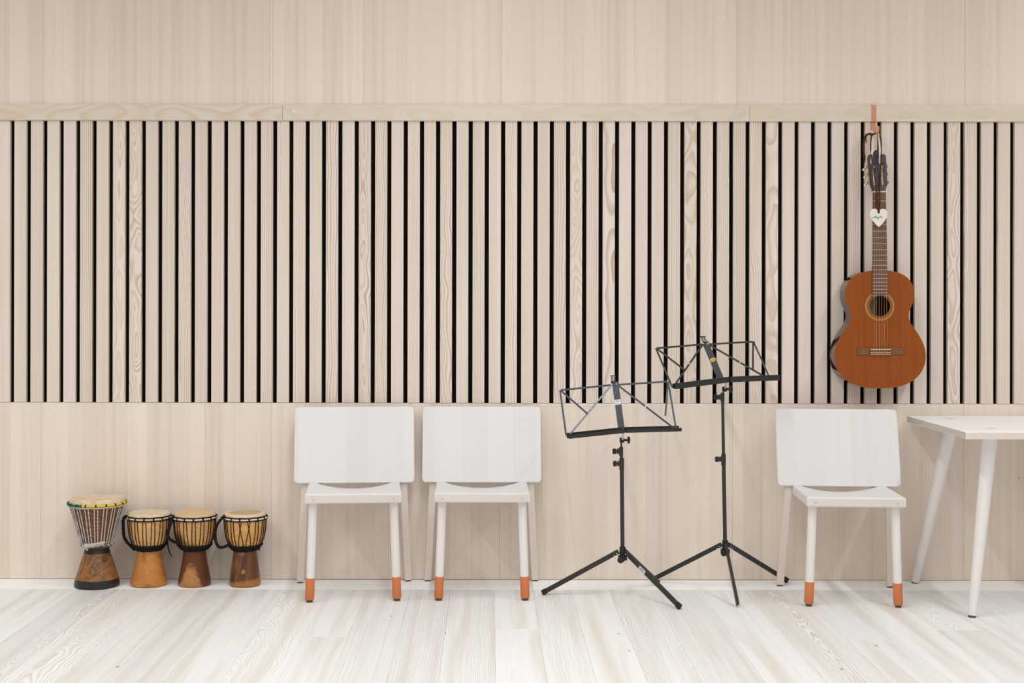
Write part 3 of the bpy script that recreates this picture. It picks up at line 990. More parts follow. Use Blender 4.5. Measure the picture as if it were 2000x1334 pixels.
def small_drum(px, yc, label, bowl_m, foot_m, skin_m, ring_m, base_r, waist_r, rim_r, handle, tail=None, phase=0.0, cross=False, hy_=.012):
    X = (px - VX) * (DIST + yc) / F
    root = empty('djembe_drum', (X, yc, 0))
    tag(root, label, 'drum', 'djembe drums against the wall')
    foot = [(base_r * .86, 0), (base_r * .965, .003), (base_r, .010), (base_r * .985, .022), (waist_r * 1.13, .10), (waist_r, .148), (waist_r * 1.02, .158)]
    MB().lathe(foot, 48).build('foot', M[foot_m], root, smooth=50)
    bowl = [(waist_r * 1.02, .150), (.058, .162), (.070, .178), (.0785, .205), (.0835, .235), (.0860, .268), (.0870, .296), (.0850, .299)]
    MB().lathe(bowl, 48).build('bowl', M[bowl_m], root, smooth=60)
    zr = .286
    zt = .3055
    head = [(.0888, zr + .001), (.0888, zr + .006), (.0865, zt - .004), (.0830, zt), (.05, zt + .0006), (.001, zt + .001)]
    MB().lathe(head, 48, cap0=False).build('drumhead', M[skin_m], root, smooth=40)
    # wrapped ring with black knots
    RO = .0905
    MB().tube(torus_pts(RO, zr, n=64), .0036, 8, closed=True).build('wrapped_ring', M[ring_m], root, smooth=60)
    n = 15
    kn = MB()
    kn.tube(torus_pts(RO - .0007, zr + .0068, n=88, wob=.0006), .0026, 6, closed=True)
    kn.tube(torus_pts(RO - .0007, zr - .0066, n=88, wob=.0006), .0020, 6, closed=True)
    lac = MB()
    for k in range(n):
        a = 2 * math.pi * (k + phase) / n
        d = Vector((math.cos(a), math.sin(a), 0))
        t = Vector((-math.sin(a), math.cos(a), 0))
        c = d * (RO + .0006) + Vector((0, 0, zr))
        kn.ball(c + Vector((0, 0, .001)), .0062, 8, 6, (.75, .75, 1.25))
        for s in (-1, 1):
            pts = []
            for i in range(8):
                q = i / 7
                z = (zr - .004) * (1 - q) + .172 * q
                rr = interp(bowl, z) + .0022
                da = s * (.070 * (1 - q) + (.105 if not cross else (-.16 if k in (11, 12) else .105)) * q)
                pts.append(Vector((rr * math.cos(a + da), rr * math.sin(a + da), z)))
            lac.tube(pts, .0017, 6)
    kn.build('knotted_rope_ring', M['rope_black'], root, smooth=60)
    lac.build('lacing', M['rope_black'], root, smooth=60)
    lo = MB()
    for zz, rr, th in ((.170, .0695, .0042), (.163, .0640, .0046), (.156, .0570, .0046), (.1505, waist_r + .0025, .0040)):
        lo.tube(torus_pts(rr, zz, n=56, wob=.0008), th, 8, closed=True)
    for k in range(n):
        a = 2 * math.pi * (k + phase + .25) / n
        lo.ball((.0705 * math.cos(a), .0705 * math.sin(a), .1715), .0050, 6, 5)
    lo.build('lower_rope_ring', M['rope_black'], root, smooth=60)
    R0 = Vector(root.location)
    hd = MB()
    hp = [P(x, y_, yc - hy_ * (1 if 0 < i_ else .75)) - R0 for i_, (x, y_) in enumerate(handle)]
    braid(hd, hp, .0058, 9)
    hd.ball(hp[0] + Vector((.003, .004, 0)), .0085, 10, 8)
    hd.ball(hp[-1], .0085, 10, 8)
    hd.build('rope_handle', M['rope_black'], root, smooth=60)
    if tail:
        MB().tube([P(x, y_, yc - .008) - R0 for x, y_ in tail], [.0028, .003, .003, .0026, .0016][:len(tail)], 8).build('rope_tail', M['rope_black'], root, smooth=60)
    return root

small_drum(292, -.116, 'small djembe with orange-tan foot and cream head, next to the larger white-roped drum', 'bowl_2', 'foot_2', 'skin_pale', 'ring_cream', .0765, .0490, .0955,
    [(243, 1010), (240.5, 1018), (241, 1034), (242, 1047), (246, 1056), (253, 1064), (262, 1072)],
    [(326, 1050), (327.5, 1060), (328, 1068), (331, 1079), (335.7, 1088)], .3)
small_drum(381, -.116, 'small djembe with two-tone brown foot and plain tan head, third drum in the row', 'bowl_3', 'foot_3', 'skin_tan', 'ring_white', .0680, .0460, .0955,
    [(338, 1010), (334, 1021), (330, 1033), (327, 1043), (330.5, 1052), (339, 1057.5), (349, 1061)], None, .65, hy_=.062)
small_drum(479.5, -.116, 'small djembe with dark brown foot and grey-centred head, nearest the chairs', 'bowl_4', 'foot_4', 'skin_grey', 'ring_white', .0655, .0475, .0945,
    [(436, 1010), (427, 1020), (421.5, 1031), (420, 1045), (422, 1059), (428, 1068.5), (438, 1068), (448, 1063.5)],
    [(503, 1062), (506, 1068), (506, 1075)], .1, True, hy_=.062)

# the larger drum with white lacing
yc = -.136
X = (190.5 - VX) * (DIST + yc) / F
bd = empty('djembe_drum', (X, yc, 0))
tag(bd, 'larger djembe with white rope lacing, green and yellow ring and carved foot', 'drum', 'djembe drums against the wall')
R0 = Vector(bd.location)
foot = [(.084, 0), (.0915, .004), (.0925, .012), (.0880, .034), (.074, .078), (.058, .128), (.0500, .150), (.0475, .166)]
band = [(.0846, 0), (.0921, .004), (.0931, .012), (.0886, .034)]
MB().lathe(foot, 56, cap0=False).build('foot', M['foot_big'], bd, smooth=50)
MB().lathe(band, 56).build('foot_band', M['band_black'], bd, smooth=50)
MB().lathe([(.0545, .1405), (.0510, .1500), (.0485, .1665)], 56, cap0=False, cap1=False).build('neck_band', M['band_black'], bd, smooth=50)
bowl = [(.048, .160), (.0600, .168), (.0675, .190), (.0790, .235), (.0930, .285), (.1055, .330), (.1100, .350), (.1080, .353)]
MB().lathe(bowl, 56).build('bowl', M['bowl_big'], bd, smooth=50)
zr, zt = .3495, .3705
MB().lathe([(.1125, .338), (.1135, .345), (.1135, .352), (.1100, zt - .006), (.1060, zt), (.06, zt + .0012), (.001, zt + .0018)], 56, cap0=False).build('drumhead', M['skin_pale'], bd, smooth=40)
MB().tube(torus_pts(.1165, zr, 150, 256, 40), .0048, 8).build('green_ring', M['rope_green'], bd, smooth=60)
MB().tube(torus_pts(.1165, zr, 256, 400, 50), .0048, 8).build('yellow_ring', M['rope_yellow'], bd, smooth=60)
MB().tube(torus_pts(.1165, zr, 40, 150, 40), .0048, 8).build('green_ring', M['rope_green'], bd, smooth=60)
n = 18
wr, lac = MB(), MB()
loop = MB()
for k in range(n):
    a = 2 * math.pi * (k + .18) / n
    d = Vector((math.cos(a), math.sin(a), 0))
    c = d * .1168 + Vector((0, 0, zr))
    t = Vector((-math.sin(a), math.cos(a), 0))
    wr.cyl(c - t * .0028, c + t * .0028, .0062, 10)
    loop.tube([c - t * .0075 + Vector((0, 0, -.0115)) - d * .001, c - t * .003 + Vector((0, 0, -.0068)) + d * .002, c + t * .003 + Vector((0, 0, -.0068)) + d * .002, c + t * .0075 + Vector((0, 0, -.0115)) - d * .001], .0024, 6)
    for s in (-1, 1):
        pts = []
        for i in range(6):
            q = i / 5
            z = .339 * (1 - q) + .176 * q
            rr = interp(bowl, z) + .0030
            da = s * (.062 * (1 - q) + .080 * q)
            pts.append(Vector((rr * math.cos(a + da), rr * math.sin(a + da), z)))
        lac.tube(pts, .0025, 6)
wr.build('ring_wraps', M['rope_black'], bd, smooth=50)['kind'] = 'stuff'
loop.build('rope_loops', M['rope_white'], bd, smooth=60)['kind'] = 'stuff'
lac.build('lacing', M['rope_white'], bd, smooth=60)
MB().tube(torus_pts(.1140, .3405, n=64, wob=.0006), .0030, 8, closed=True).build('skin_roll', M['rope_cream'], bd, smooth=60)
MB().tube(torus_pts(.0660, .1745, n=56), .0040, 8, closed=True).build('lower_ring', M['rope_green'], bd, smooth=60)
lw = MB()
for k in range(n):
    a = 2 * math.pi * (k + .45) / n
    lw.ball((.0675 * math.cos(a), .0675 * math.sin(a), .1765), .0056, 8, 6, (1, 1, .8))
lw.build('rope_loops', M['rope_white'], bd, smooth=60)['kind'] = 'stuff'
# loose end of the white rope wound round the bowl's lower edge
co = MB()
path = []
for k in range(141):
    q = k / 140
    a = math.radians(247 + 62 * q)
    rr = .0735 + .0005 * q
    z = .1775 + .012 * q
    c = Vector((rr * math.cos(a), rr * math.sin(a), z))
    t = Vector((-math.sin(a), math.cos(a), .15)).normalized()
    e1 = Vector((math.cos(a), math.sin(a), 0))
    e2 = t.cross(e1).normalized()
    w = 2 * math.pi * 15 * q
    path.append(c + e1 * (.0062 * math.cos(w)) + e2 * (.0068 * math.sin(w)))
co.tube(path, .0030, 6)
kc = Vector((.0745 * math.cos(math.radians(250)), .0745 * math.sin(math.radians(250)), .178))
co.ball(kc, .0115, 10, 8)
co.tube([kc, kc + Vector((.002, -.003, -.012)), kc + Vector((.008, -.001, -.017))], .0036, 6)
co.build('rope_coil', M['rope_white'], bd, smooth=60)
# carved outlines on the foot, slightly cut in dark lines following the cone
def on_foot(cxp, cyp):
    px, py = 130 + cxp / 13.34, 1060 + cyp / 13.34
    y = yc - .06
    for _ in range(8):
        p = P(px, py, y)
        r = interp(foot, p.z)
        y = yc - math.sqrt(max(r * r - (p.x - X) ** 2, 1e-6))
    p = P(px, py, y)
    return p - R0
lines = [[(525, 250), (490, 420), (468, 560)], [(655, 250), (640, 290), (605, 430), (545, 580)], [(640, 320), (700, 360), (760, 360), (820, 385)],
         [(820, 390), (760, 440), (700, 540), (640, 640), (612, 760), (610, 850)], [(840, 430), (850, 400), (880, 370), (960, 340), (1020, 345)],
         [(1020, 310), (1080, 295), (1140, 312), (1175, 350)], [(640, 640), (690, 620), (740, 680), (775, 770), (745, 850), (680, 900), (620, 930)],
         [(760, 550), (820, 590), (835, 640), (870, 690)], [(1155, 572), (1080, 600), (1010, 660), (920, 725)], [(885, 735), (830, 800), (780, 850)],
         [(1060, 770), (1150, 792), (1220, 830), (1262, 885)], [(450, 560), (400, 700), (340, 850)], [(510, 910), (580, 912)], [(740, 1000), (735, 1100), (725, 1190)]]
cv = MB()
for ln in lines[:-1]:
    cv.tube([on_foot(*q) for q in ln], .0010, 5)
cv.tube([on_foot(985 + 62 * math.cos(a / 12 * 2 * math.pi), 430 + 72 * math.sin(a / 12 * 2 * math.pi)) for a in range(12)], .0013, 5, closed=True)
cv.tube([on_foot(985 + 36 * math.cos(a / 10 * 2 * math.pi), 435 + 40 * math.sin(a / 10 * 2 * math.pi)) for a in range(10)], .0016, 5, closed=True)
cv.build('carving', plain('carved_line_stain', (84, 52, 30), .7, .2), bd, smooth=60)

# ------------------------------------------------------------------ guitar
def cedar():
    n = NT('cedar_soundboard')
    co, x, y, z = n.objco()
    g = n.noise(n.comb(n.mul(x, 420), y, n.mul(z, 3)), 1, 2, .6)
    b = n.noise(n.comb(n.mul(x, 40), y, n.mul(z, 1.5)), 1, 2)
    c = n.mix(n.mapr(g, .3, .7, 0, 1), lin(156, 80, 22), lin(138, 68, 18))
    c = n.mix(n.mapr(b, .4, .7, 0, .5), c, lin(126, 62, 24))
    return n.out(c, .32, .3, coat=.12)
def rosewood(name, a, b, rough, coat, sx=70):
    n = NT(name)
    co, x, y, z = n.objco()
    g = n.noise(n.comb(n.mul(x, sx), n.mul(y, sx), n.mul(z, 5)), 1, 3, .6)
    return n.out(n.mix(n.mapr(g, .35, .68, 0, 1), lin(*a), lin(*b)), rough, .5, coat=coat)
def rosette_mat():
    n = NT('rosette_marquetry')
    co, x, y, z = n.objco()
    r = n.math('SQRT', n.add(n.mul(x, x), n.mul(z, z)))
    t = n.mapr(r, .043, .068, 0, 1)
    g, d, m = lin(186, 124, 52), lin(92, 52, 18), lin(150, 92, 38)
    c = n.ramp(t, [(0, m), (.06, d), (.12, m), (.2, d), (.27, m), (.36, d), (.42, g), (.56, lin(160, 96, 36)), (.64, g), (.76, m), (.8, d), (.86, m), (.9, d), (.96, m)], 'CONSTANT')
    return n.out(c, .35, .4, coat=.3)
M['cedar'] = cedar()
M['rim_wood'] = rosewood('glossy_rosewood_sides', (84, 44, 32), (60, 28, 20), .14, 0.0)
M['rosewood'] = rosewood('rosewood_fingerboard', (112, 82, 68), (92, 64, 52), .5, .0, 200)
M['bridge_wood'] = rosewood('rosewood_bridge', (126, 82, 48), (104, 66, 42), .5, .0, 60)
M['head_wood'] = rosewood('dark_headstock_veneer', (56, 40, 50), (42, 30, 38), .40, .0)
M['neck_wood'] = rosewood('brown_neck_wood', (132, 82, 50), (112, 66, 40), .35, .4)
M['bone'] = plain('ivory_bone', (232, 214, 174), .4, .4)
M['fret'] = plain('nickel_fret', (222, 208, 194), .3, .5, metal=.6)
M['string'] = plain('nylon_string', (190, 150, 128), .35, .5)
M['brass'] = plain('brass_plate', (176, 138, 82), .45, .5, metal=.6)
M['pearl'] = plain('pearl_button', (232, 226, 214), .3, .5)
M['roller'] = plain('string_roller', (206, 196, 186), .4, .4)
M['label_paper'] = plain('aged_paper', (178, 170, 146), .8, .2)
M['inside'] = plain('inside_back_wood', (90, 58, 40), .8, .2)

GY = -.118
gs = F / (DIST + GY)
gb = P(1719.2, 758, GY)
guitar = empty('guitar', gb)
guitar.rotation_euler = (0, -.0075, 0)
tag(guitar, 'classical guitar with orange-brown top hanging from the rail on a hook', 'guitar')
k_ = 4.6 * gs
half = [(1188, 0), (1187, 50), (1185, 95), (1168, 185), (1135, 267), (1085, 335), (1020, 381), (950, 403), (880, 406), (810, 392), (740, 361), (680, 324), (625, 285),
        (580, 263), (540, 257), (505, 261), (455, 281), (400, 301), (340, 308), (285, 300), (225, 270), (178, 217), (148, 145), (137, 80), (134, 40), (133, 0)]
ZB = 1188
def smooth_half(h):
    out = []
    pts = [((x / k_), (ZB - y) / k_) for y, x in h]
    pts = [(-pts[1][0], pts[1][1])] + pts + [(-pts[-2][0], pts[-2][1])]
    for i in range(1, len(pts) - 2):
        for s in range(3):
            u = s / 3
            p0, p1, p2, p3 = [Vector((q[0], q[1], 0)) for q in pts[i - 1:i + 3]]
            v = 0.5 * ((2 * p1) + (p2 - p0) * u + (2 * p0 - 5 * p1 + 4 * p2 - p3) * u * u + (3 * p1 - p0 - 3 * p2 + p3) * u ** 3)
            out.append((max(v.x, 0), v.y))
    out.append((0, pts[-2][1]))
    return out
hf = smooth_half(half)
outline = hf + [(-x, z) for x, z in reversed(hf[1:-1])]          # counter-clockwise seen from the front
N = len(outline)
DEP = .096
# soundboard with its sound hole
zh, rh = (ZB - 452) / k_, .0432
m = MB()
hole = []
for x, z in outline:
    a = math.atan2(z - zh, x)
    hole.append((rh * math.cos(a), zh + rh * math.sin(a)))
vs_ = [(x, 0, z) for x, z in outline] + [(x, 0, z) for x, z in hole] + [(x, .0028, z) for x, z in outline] + [(x, .0028, z) for x, z in hole]
fs = []
for i in range(N):
    j = (i + 1) % N
    fs += [(i, j, N + j, N + i), (2 * N + j, 2 * N + i, 3 * N + i, 3 * N + j), (N + i, N + j, 3 * N + j, 3 * N + i)]
m.add(vs_, fs).build('soundboard', M['cedar'], guitar)
# bound edge, sides and back as one shell behind the top
m = MB()
rows = [(1.002, .0002), (1.002, .003), (1.0, .010), (1.0, DEP - .008), (.992, DEP - .001), (.98, DEP)]
cz = .22
vs_ = []
for sc, y in rows:
    vs_ += [(x * sc, y, cz + (z - cz) * sc) for x, z in outline]
fs = []
for q in range(len(rows) - 1):
    for i in range(N):
        j = (i + 1) % N
        fs.append((q * N + i, q * N + j, (q + 1) * N + j, (q + 1) * N + i))
c0 = len(vs_)
vs_.append((0, DEP + .003, cz))
for i in range(N):
    fs.append(((len(rows) - 1) * N + i, (len(rows) - 1) * N + (i + 1) % N, c0))
m.add(vs_, fs).build('sides_and_back', M['rim_wood'], guitar, smooth=35)
MB().tube([Vector((x * 1.001, .0006, cz + (z - cz) * 1.001)) for x, z in outline], .0016, 6, closed=True).build('edge_binding', plain('amber_binding', (150, 84, 32), .35, .4), guitar, smooth=60)
# paper label seen through the sound hole
lb = MB().box((-.030, DEP - .006, zh - .002), (.075, .0004, .080)).build('paper_label', M['label_paper'], guitar)
for body, sz, dz, dx in (('JUAN', .0120, .014, -.040), ('ESTRUCH', .0100, .0045, -.034), ('Guitarras', .0055, .030, -.026), ('Modelo', .0050, -.018, -.040), ('Barcelona', .0050, -.026, -.034)):
    o = link('lettering', text_mesh(body, sz, 'lettering'), M['ink'], lb)
    o.location = (dx, DEP - .0064, zh + dz)
    o.rotation_euler = (math.radians(90), 0, 0)
# rosette
m = MB()
n = 64
vs_ = []
for r, y in ((.0430, .0003), (.0430, -.0006), (.0680, -.0006), (.0680, .0003)):
    vs_ += [(r * math.cos(2 * math.pi * k / n), y, r * math.sin(2 * math.pi * k / n)) for k in range(n)]
fs = []
for q in range(3):
    for k in range(n):
        l = (k + 1) % n
        fs.append((q * n + k, q * n + l, (q + 1) * n + l, (q + 1) * n + k))
m.add(vs_, fs).build('rosette', rosette_mat(), guitar, loc=(0, 0, zh))
# fingerboard with rounded cut at the sound hole, frets, nut
z_nut = (758 - 375.8) / gs
SC = .652
z_end = zh + rh + .0005
w_nut, w_end = .0276, .0318
FB = -.0065
def fbw(z):
    return w_nut + (w_end - w_nut) * (z_nut - z) / (z_nut - .39)
poly = [(-fbw(z_nut), z_nut), (-fbw(z_end), z_end - .006)]
for i in range(9):
    a = math.radians(142 - 104 * i / 8)
    poly.append((rh * 1.0 * math.cos(a), zh + (rh + .0008) * math.sin(a)))
poly += [(fbw(z_end), z_end - .006), (fbw(z_nut), z_nut)]
fb = MB().prism(poly, FB, .0001).build('fingerboard', M['rosewood'], guitar)
for k in range(1, 20):
    z = z_nut - SC * (1 - 2 ** (-k / 12))
    w = fbw(z)
    if k < 19:
        MB().box((0, FB - .0004, z), (2 * w - .001, .0013, .0021)).build('fret', M['fret'], fb)
    else:
        for s in (-1, 1):
            MB().box((s * (w - .0065), FB - .0004, z), (.012, .0013, .0021)).build('fret', M['fret'], fb)
MB().box((0, FB + .001, z_nut + .0024), (2 * w_nut + .0004, .010, .0050)).build('nut', M['bone'], guitar, bevel=.0008)
# neck and heel
m = MB()
rows = []
for z, w, dep in ((z_nut + .003, .0265, .019), (.56, .0285, .021), (.515, .029, .026), (.497, .028, .060), (.490, .022, .084)):
    rows.append([(w * math.cos(math.pi * k / 10), dep * math.sin(math.pi * k / 10) ** .8 if 0 < k < 10 else 0.0, z) for k in range(11)])
vs_ = [p for r in rows for p in r]
fs = []
for q in range(len(rows) - 1):
    for k in range(10):
        fs.append((q * 11 + k, q * 11 + k + 1, (q + 1) * 11 + k + 1, (q + 1) * 11 + k))
    fs.append((q * 11, (q + 1) * 11, (q + 1) * 11 + 10, q * 11 + 10))
m.add(vs_, fs + [tuple(range(11)), tuple(range(len(vs_) - 1, len(vs_) - 12, -1))]).build('neck', M['neck_wood'], guitar, smooth=60)
# slotted headstock, tilted back
th = math.radians(11)
def HS(x, y, z):
    return (x, y * math.cos(th) + z * math.sin(th) + .0, z_nut + .0045 + z * math.cos(th) - y * math.sin(th))
hd = MB()
H0, H1 = -.004, .014
hd.prism([(-.0262, 0), (.0262, 0), (.0290, .012), (.0335, .027), (-.0335, .027), (-.0290, .012)], H0, H1, HS)
for s in (-1, 1):
    pl = [(s * .0335, .027), (s * .0375, .122), (s * .0235, .122), (s * .0225, .027)]
    hd.prism(pl if s > 0 else pl[::-1], H0, H1, HS)
hd.prism([(-.0110, .027), (.0110, .027), (.0110, .122), (-.0110, .122)], H0, H1, HS)
hd.prism([(-.0375, .122), (.0375, .122), (.0382, .148), (.0350, .158), (.0270, .1625), (.0180, .1605), (.0130, .1635), (.0115, .172), (.0070, .1785), (0, .180),
          (-.0070, .1785), (-.0115, .172), (-.0130, .1635), (-.0180, .1605), (-.0270, .1625), (-.0350, .158), (-.0382, .148)], H0, H1, HS)
hd.build('headstock', M['head_wood'], guitar, bevel=.0008)
tz = (.038, .0735, .107)
for s in (-1, 1):
    pla = MB()
    pla.prism([(s * .0360, .030), (s * .0376, .030), (s * .0394, .118), (s * .0380, .118)][::s], .000, .012, HS)
    pl = pla.build('tuner_plate', M['brass'], guitar, bevel=.0005)
    for i, z in enumerate(tz):
        r = MB()
        r.cyl(HS(s * .0105, .004, z), HS(s * .0240, .004, z), .0038, 10)
        r.build('string_roller', M['roller'], guitar, smooth=50)
        e = s * (.0405 + .0)
        g = MB()
        g.cyl(HS(e, .006, z + .004), HS(e + s * .003, .006, z + .004), .0055, 12)
        g.cyl(HS(e + s * .002, .004, z + .001), HS(e + s * .004, .030, z - .001), .0016, 8)
        tu = g.build('tuning_machine', M['brass'], guitar, smooth=50)
        b = Vector(HS(e + s * (.006 if i != 2 else .008), .034, z - .002))
        MB().ball(b, .0075, 12, 8, (.95, .55, .75)).build('pearl_button', M['pearl'], tu, smooth=60)
# bridge, saddle, tie block
zb = (758 - 686.3) / gs
br = MB()
br.prism([(-.0985, -.0140), (.0985, -.0140), (.0985, .0140), (-.0985, .0140)], -.0042, .0002, lambda x, y, z: (x, y, z + zb))
bro = br.build('bridge', M['bridge_wood'], guitar, bevel=.0012)
MB().box((0, -.0065, zb - .0015), (.0860, .0050, .0250)).build('tie_block', M['bridge_wood'], bro, bevel=.001)
MB().box((0, -.0105, zb + .0085), (.0850, .0050, .0034)).build('saddle', M['bone'], bro, bevel=.0006)
for dz in (-.0045, -.0120):
    MB().box((0, -.0088, zb + dz), (.0850, .0022, .0020)).build('bone_strip', M['bone'], bro)
# strings
for i in range(6):
    q = -2.5 + i
    xs, xn = q * .0112 - .001, q * .0086
    r = (.00062, .00055, .00052, .00055, .00048, .00045)[i]
    pts = [Vector((xs, -.0098, zb - .012)), Vector((xs, -.0134, zb + .0085)), Vector((xn, FB - .0045, z_nut + .0024)),
           Vector(HS(math.copysign(.0165, q) + q * .0006, .002, tz[2 - (i if i < 3 else 5 - i)] if True else 0))]
    MB().tube(pts, r, 6).build('string', M['string'], guitar, smooth=60)
tl = MB()
for i in range(6):
    q = -2.5 + i
    xs = q * .0112 - .001
    tl.tube([(xs, -.0105, zb - .004), (xs, -.0108, zb - .013)], .0011, 6)
    tl.tube([(xs, -.009, zb - .013), (xs + (.004 if i % 2 else -.004), -.005, zb - .0175)], .0005, 5)
tl.build('string_ends', M['string'], bro, smooth=60)['kind'] = 'stuff'

# ------------------------------------------------------------------ strap hook on the rail
M['tan'] = plain('tan_leather', (206, 150, 116), .55, .3, var=.04, scale=200)
hx = P(1706.4, 220, RAIL_Y).x
hy = RAIL_Y - .0016
hk = empty('strap_hook', (hx, hy, Z_RAIL0))
tag(hk, 'tan strap hook hanging over the wooden rail and holding the guitar', 'hook')
HW = .0195
def strip(name, pts, w, th_, mat, parent, wdir=(1, 0, 0), smooth=60):
    """flat strap following pts (y, z), width along x"""
    m = MB()
    pts = [Vector((x, y, z)) for x, y, z in pts]
    wd = Vector(wdir)
    vs_ = []
    for i, p in enumerate(pts):
        t = (pts[min(i + 1, len(pts) - 1)] - pts[max(i - 1, 0)]).normalized()
        nn = t.cross(wd).normalized()
        vs_ += [p - wd * w / 2 - nn * th_ / 2, p + wd * w / 2 - nn * th_ / 2, p + wd * w / 2 + nn * th_ / 2, p - wd * w / 2 + nn * th_ / 2]
    fs = [(0, 1, 2, 3), tuple(len(vs_) - 4 + k for k in (3, 2, 1, 0))]
    for i in range(len(pts) - 1):
        for k in range(4):
            l = (k + 1) % 4
            fs.append((4 * i + k, 4 * i + 4 + k, 4 * i + 4 + l, 4 * i + l))
    return m.add(vs_, fs).build(name, mat, parent, smooth=smooth, bevel=.0005)
zt_ = Z_RAIL1 - Z_RAIL0
zb_ = P(1706, 262, -.03).z - Z_RAIL0
sp = [(0, -hy - .001, zt_ + .0016), (0, .003, zt_ + .0016), (0, .0004, zt_ + .0008), (0, 0, zt_ - .002), (0, 0, .004), (0, .001, .000), (-.0005, .0105, -.003), (-.0005, .0112, -.008),
      (-.0005, .0112, zb_ + .016), (-.0005, .0100, zb_ + .006), (-.0005, .004, zb_ + .001), (-.0005, -.010, zb_), (-.0005, -.034, zb_), (-.0005, -.044, zb_ + .002), (-.0005, -.0495, zb_ + .008), (-.0005, -.050, zb_ + .026)]
strip('strap', sp, HW, .0028, M['tan'], hk, smooth=30)
# rounded upturned end
m = MB().prism(rounded_rect(HW, .014, .0048), -.0014, .0014)
m.build('hook_tip', M['tan'], hk, loc=(-.0005, -.050, zb_ + .0235), smooth=40)

# ------------------------------------------------------------------ ribbon loop and cord, heart tag
M['ribbon'] = plain('white_ribbon', (228, 218, 204), .7, .3)
M['brown_cord'] = plain('brown_braided_cord', (82, 52, 34), .85, .2, var=.35, scale=700)
HY = hy - .030          # over the bottom of the hook
hcrop = lambda cx, cy, y: P(1660 + cx / 8.89, 240 + cy / 8.89, y)
k0 = hcrop(388, 158, HY)
rb = empty('ribbon_loop', k0)
tag(rb, 'white ribbon loop tying the guitar headstock to the hook', 'ribbon')
RL = lambda cx, cy, y: hcrop(cx, cy, y) - Vector(k0)
headY = GY + .02
def rib(pts, w):
    q = [RL(*p) for p in pts]
    MB().tube(q, w, 8, flat=.28, up=(0, 1, 0)).build('ribbon_strand', M['ribbon'], rb, smooth=60)
rib([(430, 172, HY), (405, 190, HY - .002), (395, 300, HY - .010), (392, 450, headY - .030), (375, 590, headY - .022), (365, 690, headY - .010), (366, 720, headY + .004)], [.0036, .0040, .0044, .0044, .0036, .0034, .0030])
rib([(470, 176, HY), (500, 190, HY - .002), (508, 300, HY - .010), (520, 450, headY - .026), (520, 600, headY - .018), (516, 690, headY - .008), (516, 720, headY + .004)], [.0030, .0036, .0042, .0044, .0036, .0032, .0028])
MB().ball(RL(388, 158, HY - .006), .0062, 12, 8, (1.1, .8, .9)).ball(RL(365, 148, HY - .006), .0040, 10, 8, (1.1, .8, .9)).build('knot', M['ribbon'], rb, smooth=60)

hcx = lambda cx, cy: (1680 + cx / 19.06, 390 + cy / 19.06)
HTY = GY - .022
hp = P(*hcx(690, 660), HTY)
ht = empty('heart_tag', hp)
tag(ht, 'white heart-shaped tag with green handwriting on the guitar neck', 'tag')
hw, hh = .0735 / 2, .0775
poly = []
# heart outline traced: two lobes, a notch and a point
lobe = [(690, 495), (660, 430), (610, 365), (545, 335), (480, 345), (415, 385), (372, 450), (362, 530), (380, 620), (430, 730), (520, 850), (610, 945), (697, 1016),
        (790, 930), (880, 830), (955, 715), (1000, 610), (1013, 520), (995, 440), (945, 375), (870, 342), (800, 345), (745, 385), (715, 450)]
def CRc(pts, s=3):
    out = []
    n = len(pts)
    for i in range(n):
        p0, p1, p2, p3 = [Vector((q[0], q[1], 0)) for q in (pts[i - 1], pts[i], pts[(i + 1) % n], pts[(i + 2) % n])]
        for k in range(s):
            u = k / s
            v = 0.5 * ((2 * p1) + (p2 - p0) * u + (2 * p0 - 5 * p1 + 4 * p2 - p3) * u * u + (3 * p1 - p0 - 3 * p2 + p3) * u ** 3)
            out.append((v.x, v.y))
    return out
HL = lambda cx, cy, y=HTY: P(*hcx(cx, cy), y) - Vector(hp)
op = [HL(*q) for q in CRc(lobe)]
MB().prism([(p.x, p.z) for p in op], -.0014, .0014).build('heart', plain('white_card', (236, 228, 218), .6, .3, var=.02), ht)
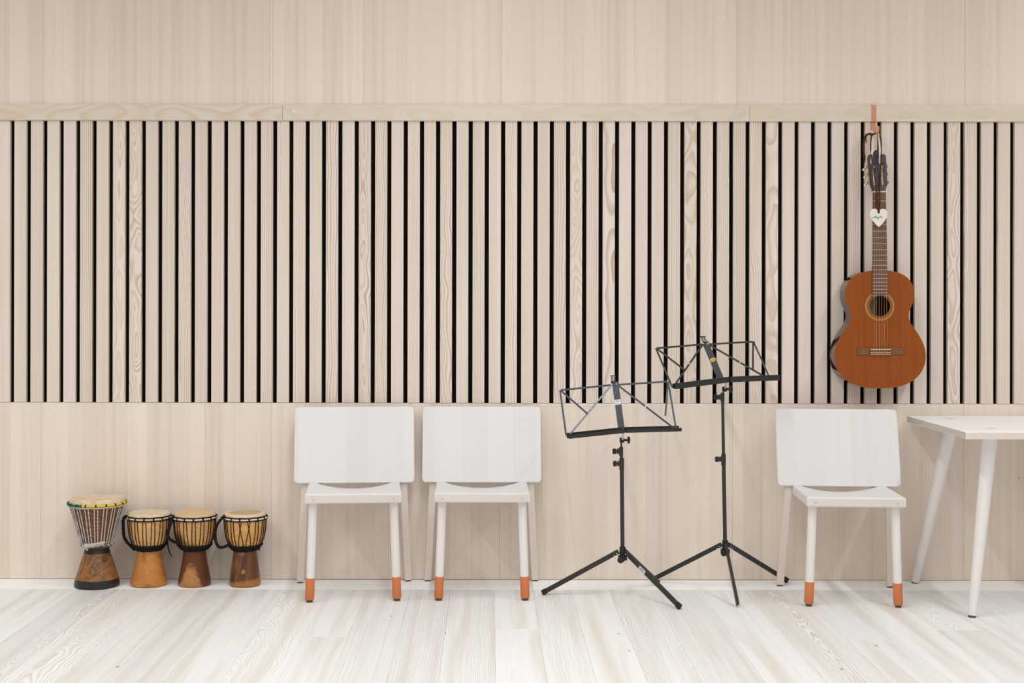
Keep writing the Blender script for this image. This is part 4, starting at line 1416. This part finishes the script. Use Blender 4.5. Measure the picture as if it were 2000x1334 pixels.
scr = [(500, 640), (470, 650), (462, 672), (485, 688), (525, 672), (555, 630), (578, 592), (570, 640), (548, 684), (575, 655), (603, 628), (598, 660), (612, 678), (640, 650), (655, 642), (648, 672), (672, 660),
       (695, 640), (690, 690), (668, 735), (642, 738), (650, 705), (700, 668), (730, 650), (765, 600), (770, 592), (755, 640), (758, 668), (790, 648), (806, 642), (800, 668), (830, 650), (850, 680)]
MB().tube([HL(cx, cy, HTY - .0017) for cx, cy in scr], .00095, 6).build('handwriting', plain('green_ink', (38, 160, 124), .6, .3), ht, smooth=60)
HC = lambda cx, cy, y: hcrop(cx, cy, y) - Vector(hp)
fy = GY - .016
cd = MB()
braid(cd, [HC(372, 215, HY - .012), HC(360, 400, HY - .022), HC(372, 560, headY - .024), HC(400, 750, headY - .020), HC(440, 1000, fy), HC(465, 1200, fy - .001), HL(600, 10, fy - .002), HL(660, 330, fy - .003)], .0026, 34, 200)
braid(cd, [HC(520, 210, HY - .010), HC(540, 330, HY - .016), HC(542, 560, headY - .022), HC(532, 900, headY - .020), HC(515, 1180, fy), HL(735, 10, fy - .002), HL(705, 330, fy - .003)], .0026, 34, 200)
braid(cd, [HC(440, 190, HY - .006), HC(390, 205, HY - .012), HC(372, 215, HY - .012)], .0026, 4, 20)
braid(cd, [HL(640, 20, fy - .004), HL(665, 200, fy - .005), HL(680, 400, fy - .007), HL(690, 490, HTY - .002)], .0040, 8, 60)
cd.build('cord', M['brown_cord'], ht, smooth=60)
ts = MB()
braid(ts, [HC(385, 205, HY - .010), HC(320, 195, HY - .014), HC(270, 230, HY - .012), HC(245, 310, HY - .010), HC(236, 430, HY - .008), HC(242, 560, HY - .004), HC(255, 620, HY)], .0042, 5, 60)
ts.tube([HC(262, 560, HY - .002), HC(262, 660, HY), HC(240, 740, HY)], [.0022, .0018, .0008], 6)
ts.tube([HC(300, 205, HY - .016), HC(275, 270, HY - .016), HC(285, 350, HY - .016)], [.0022, .0022, .0018], 6)
ts.tube([HC(250, 600, HY), HC(240, 690, HY)], [.003, .001], 6)
ts.build('cord_tassel', M['brown_cord'], ht, smooth=60)
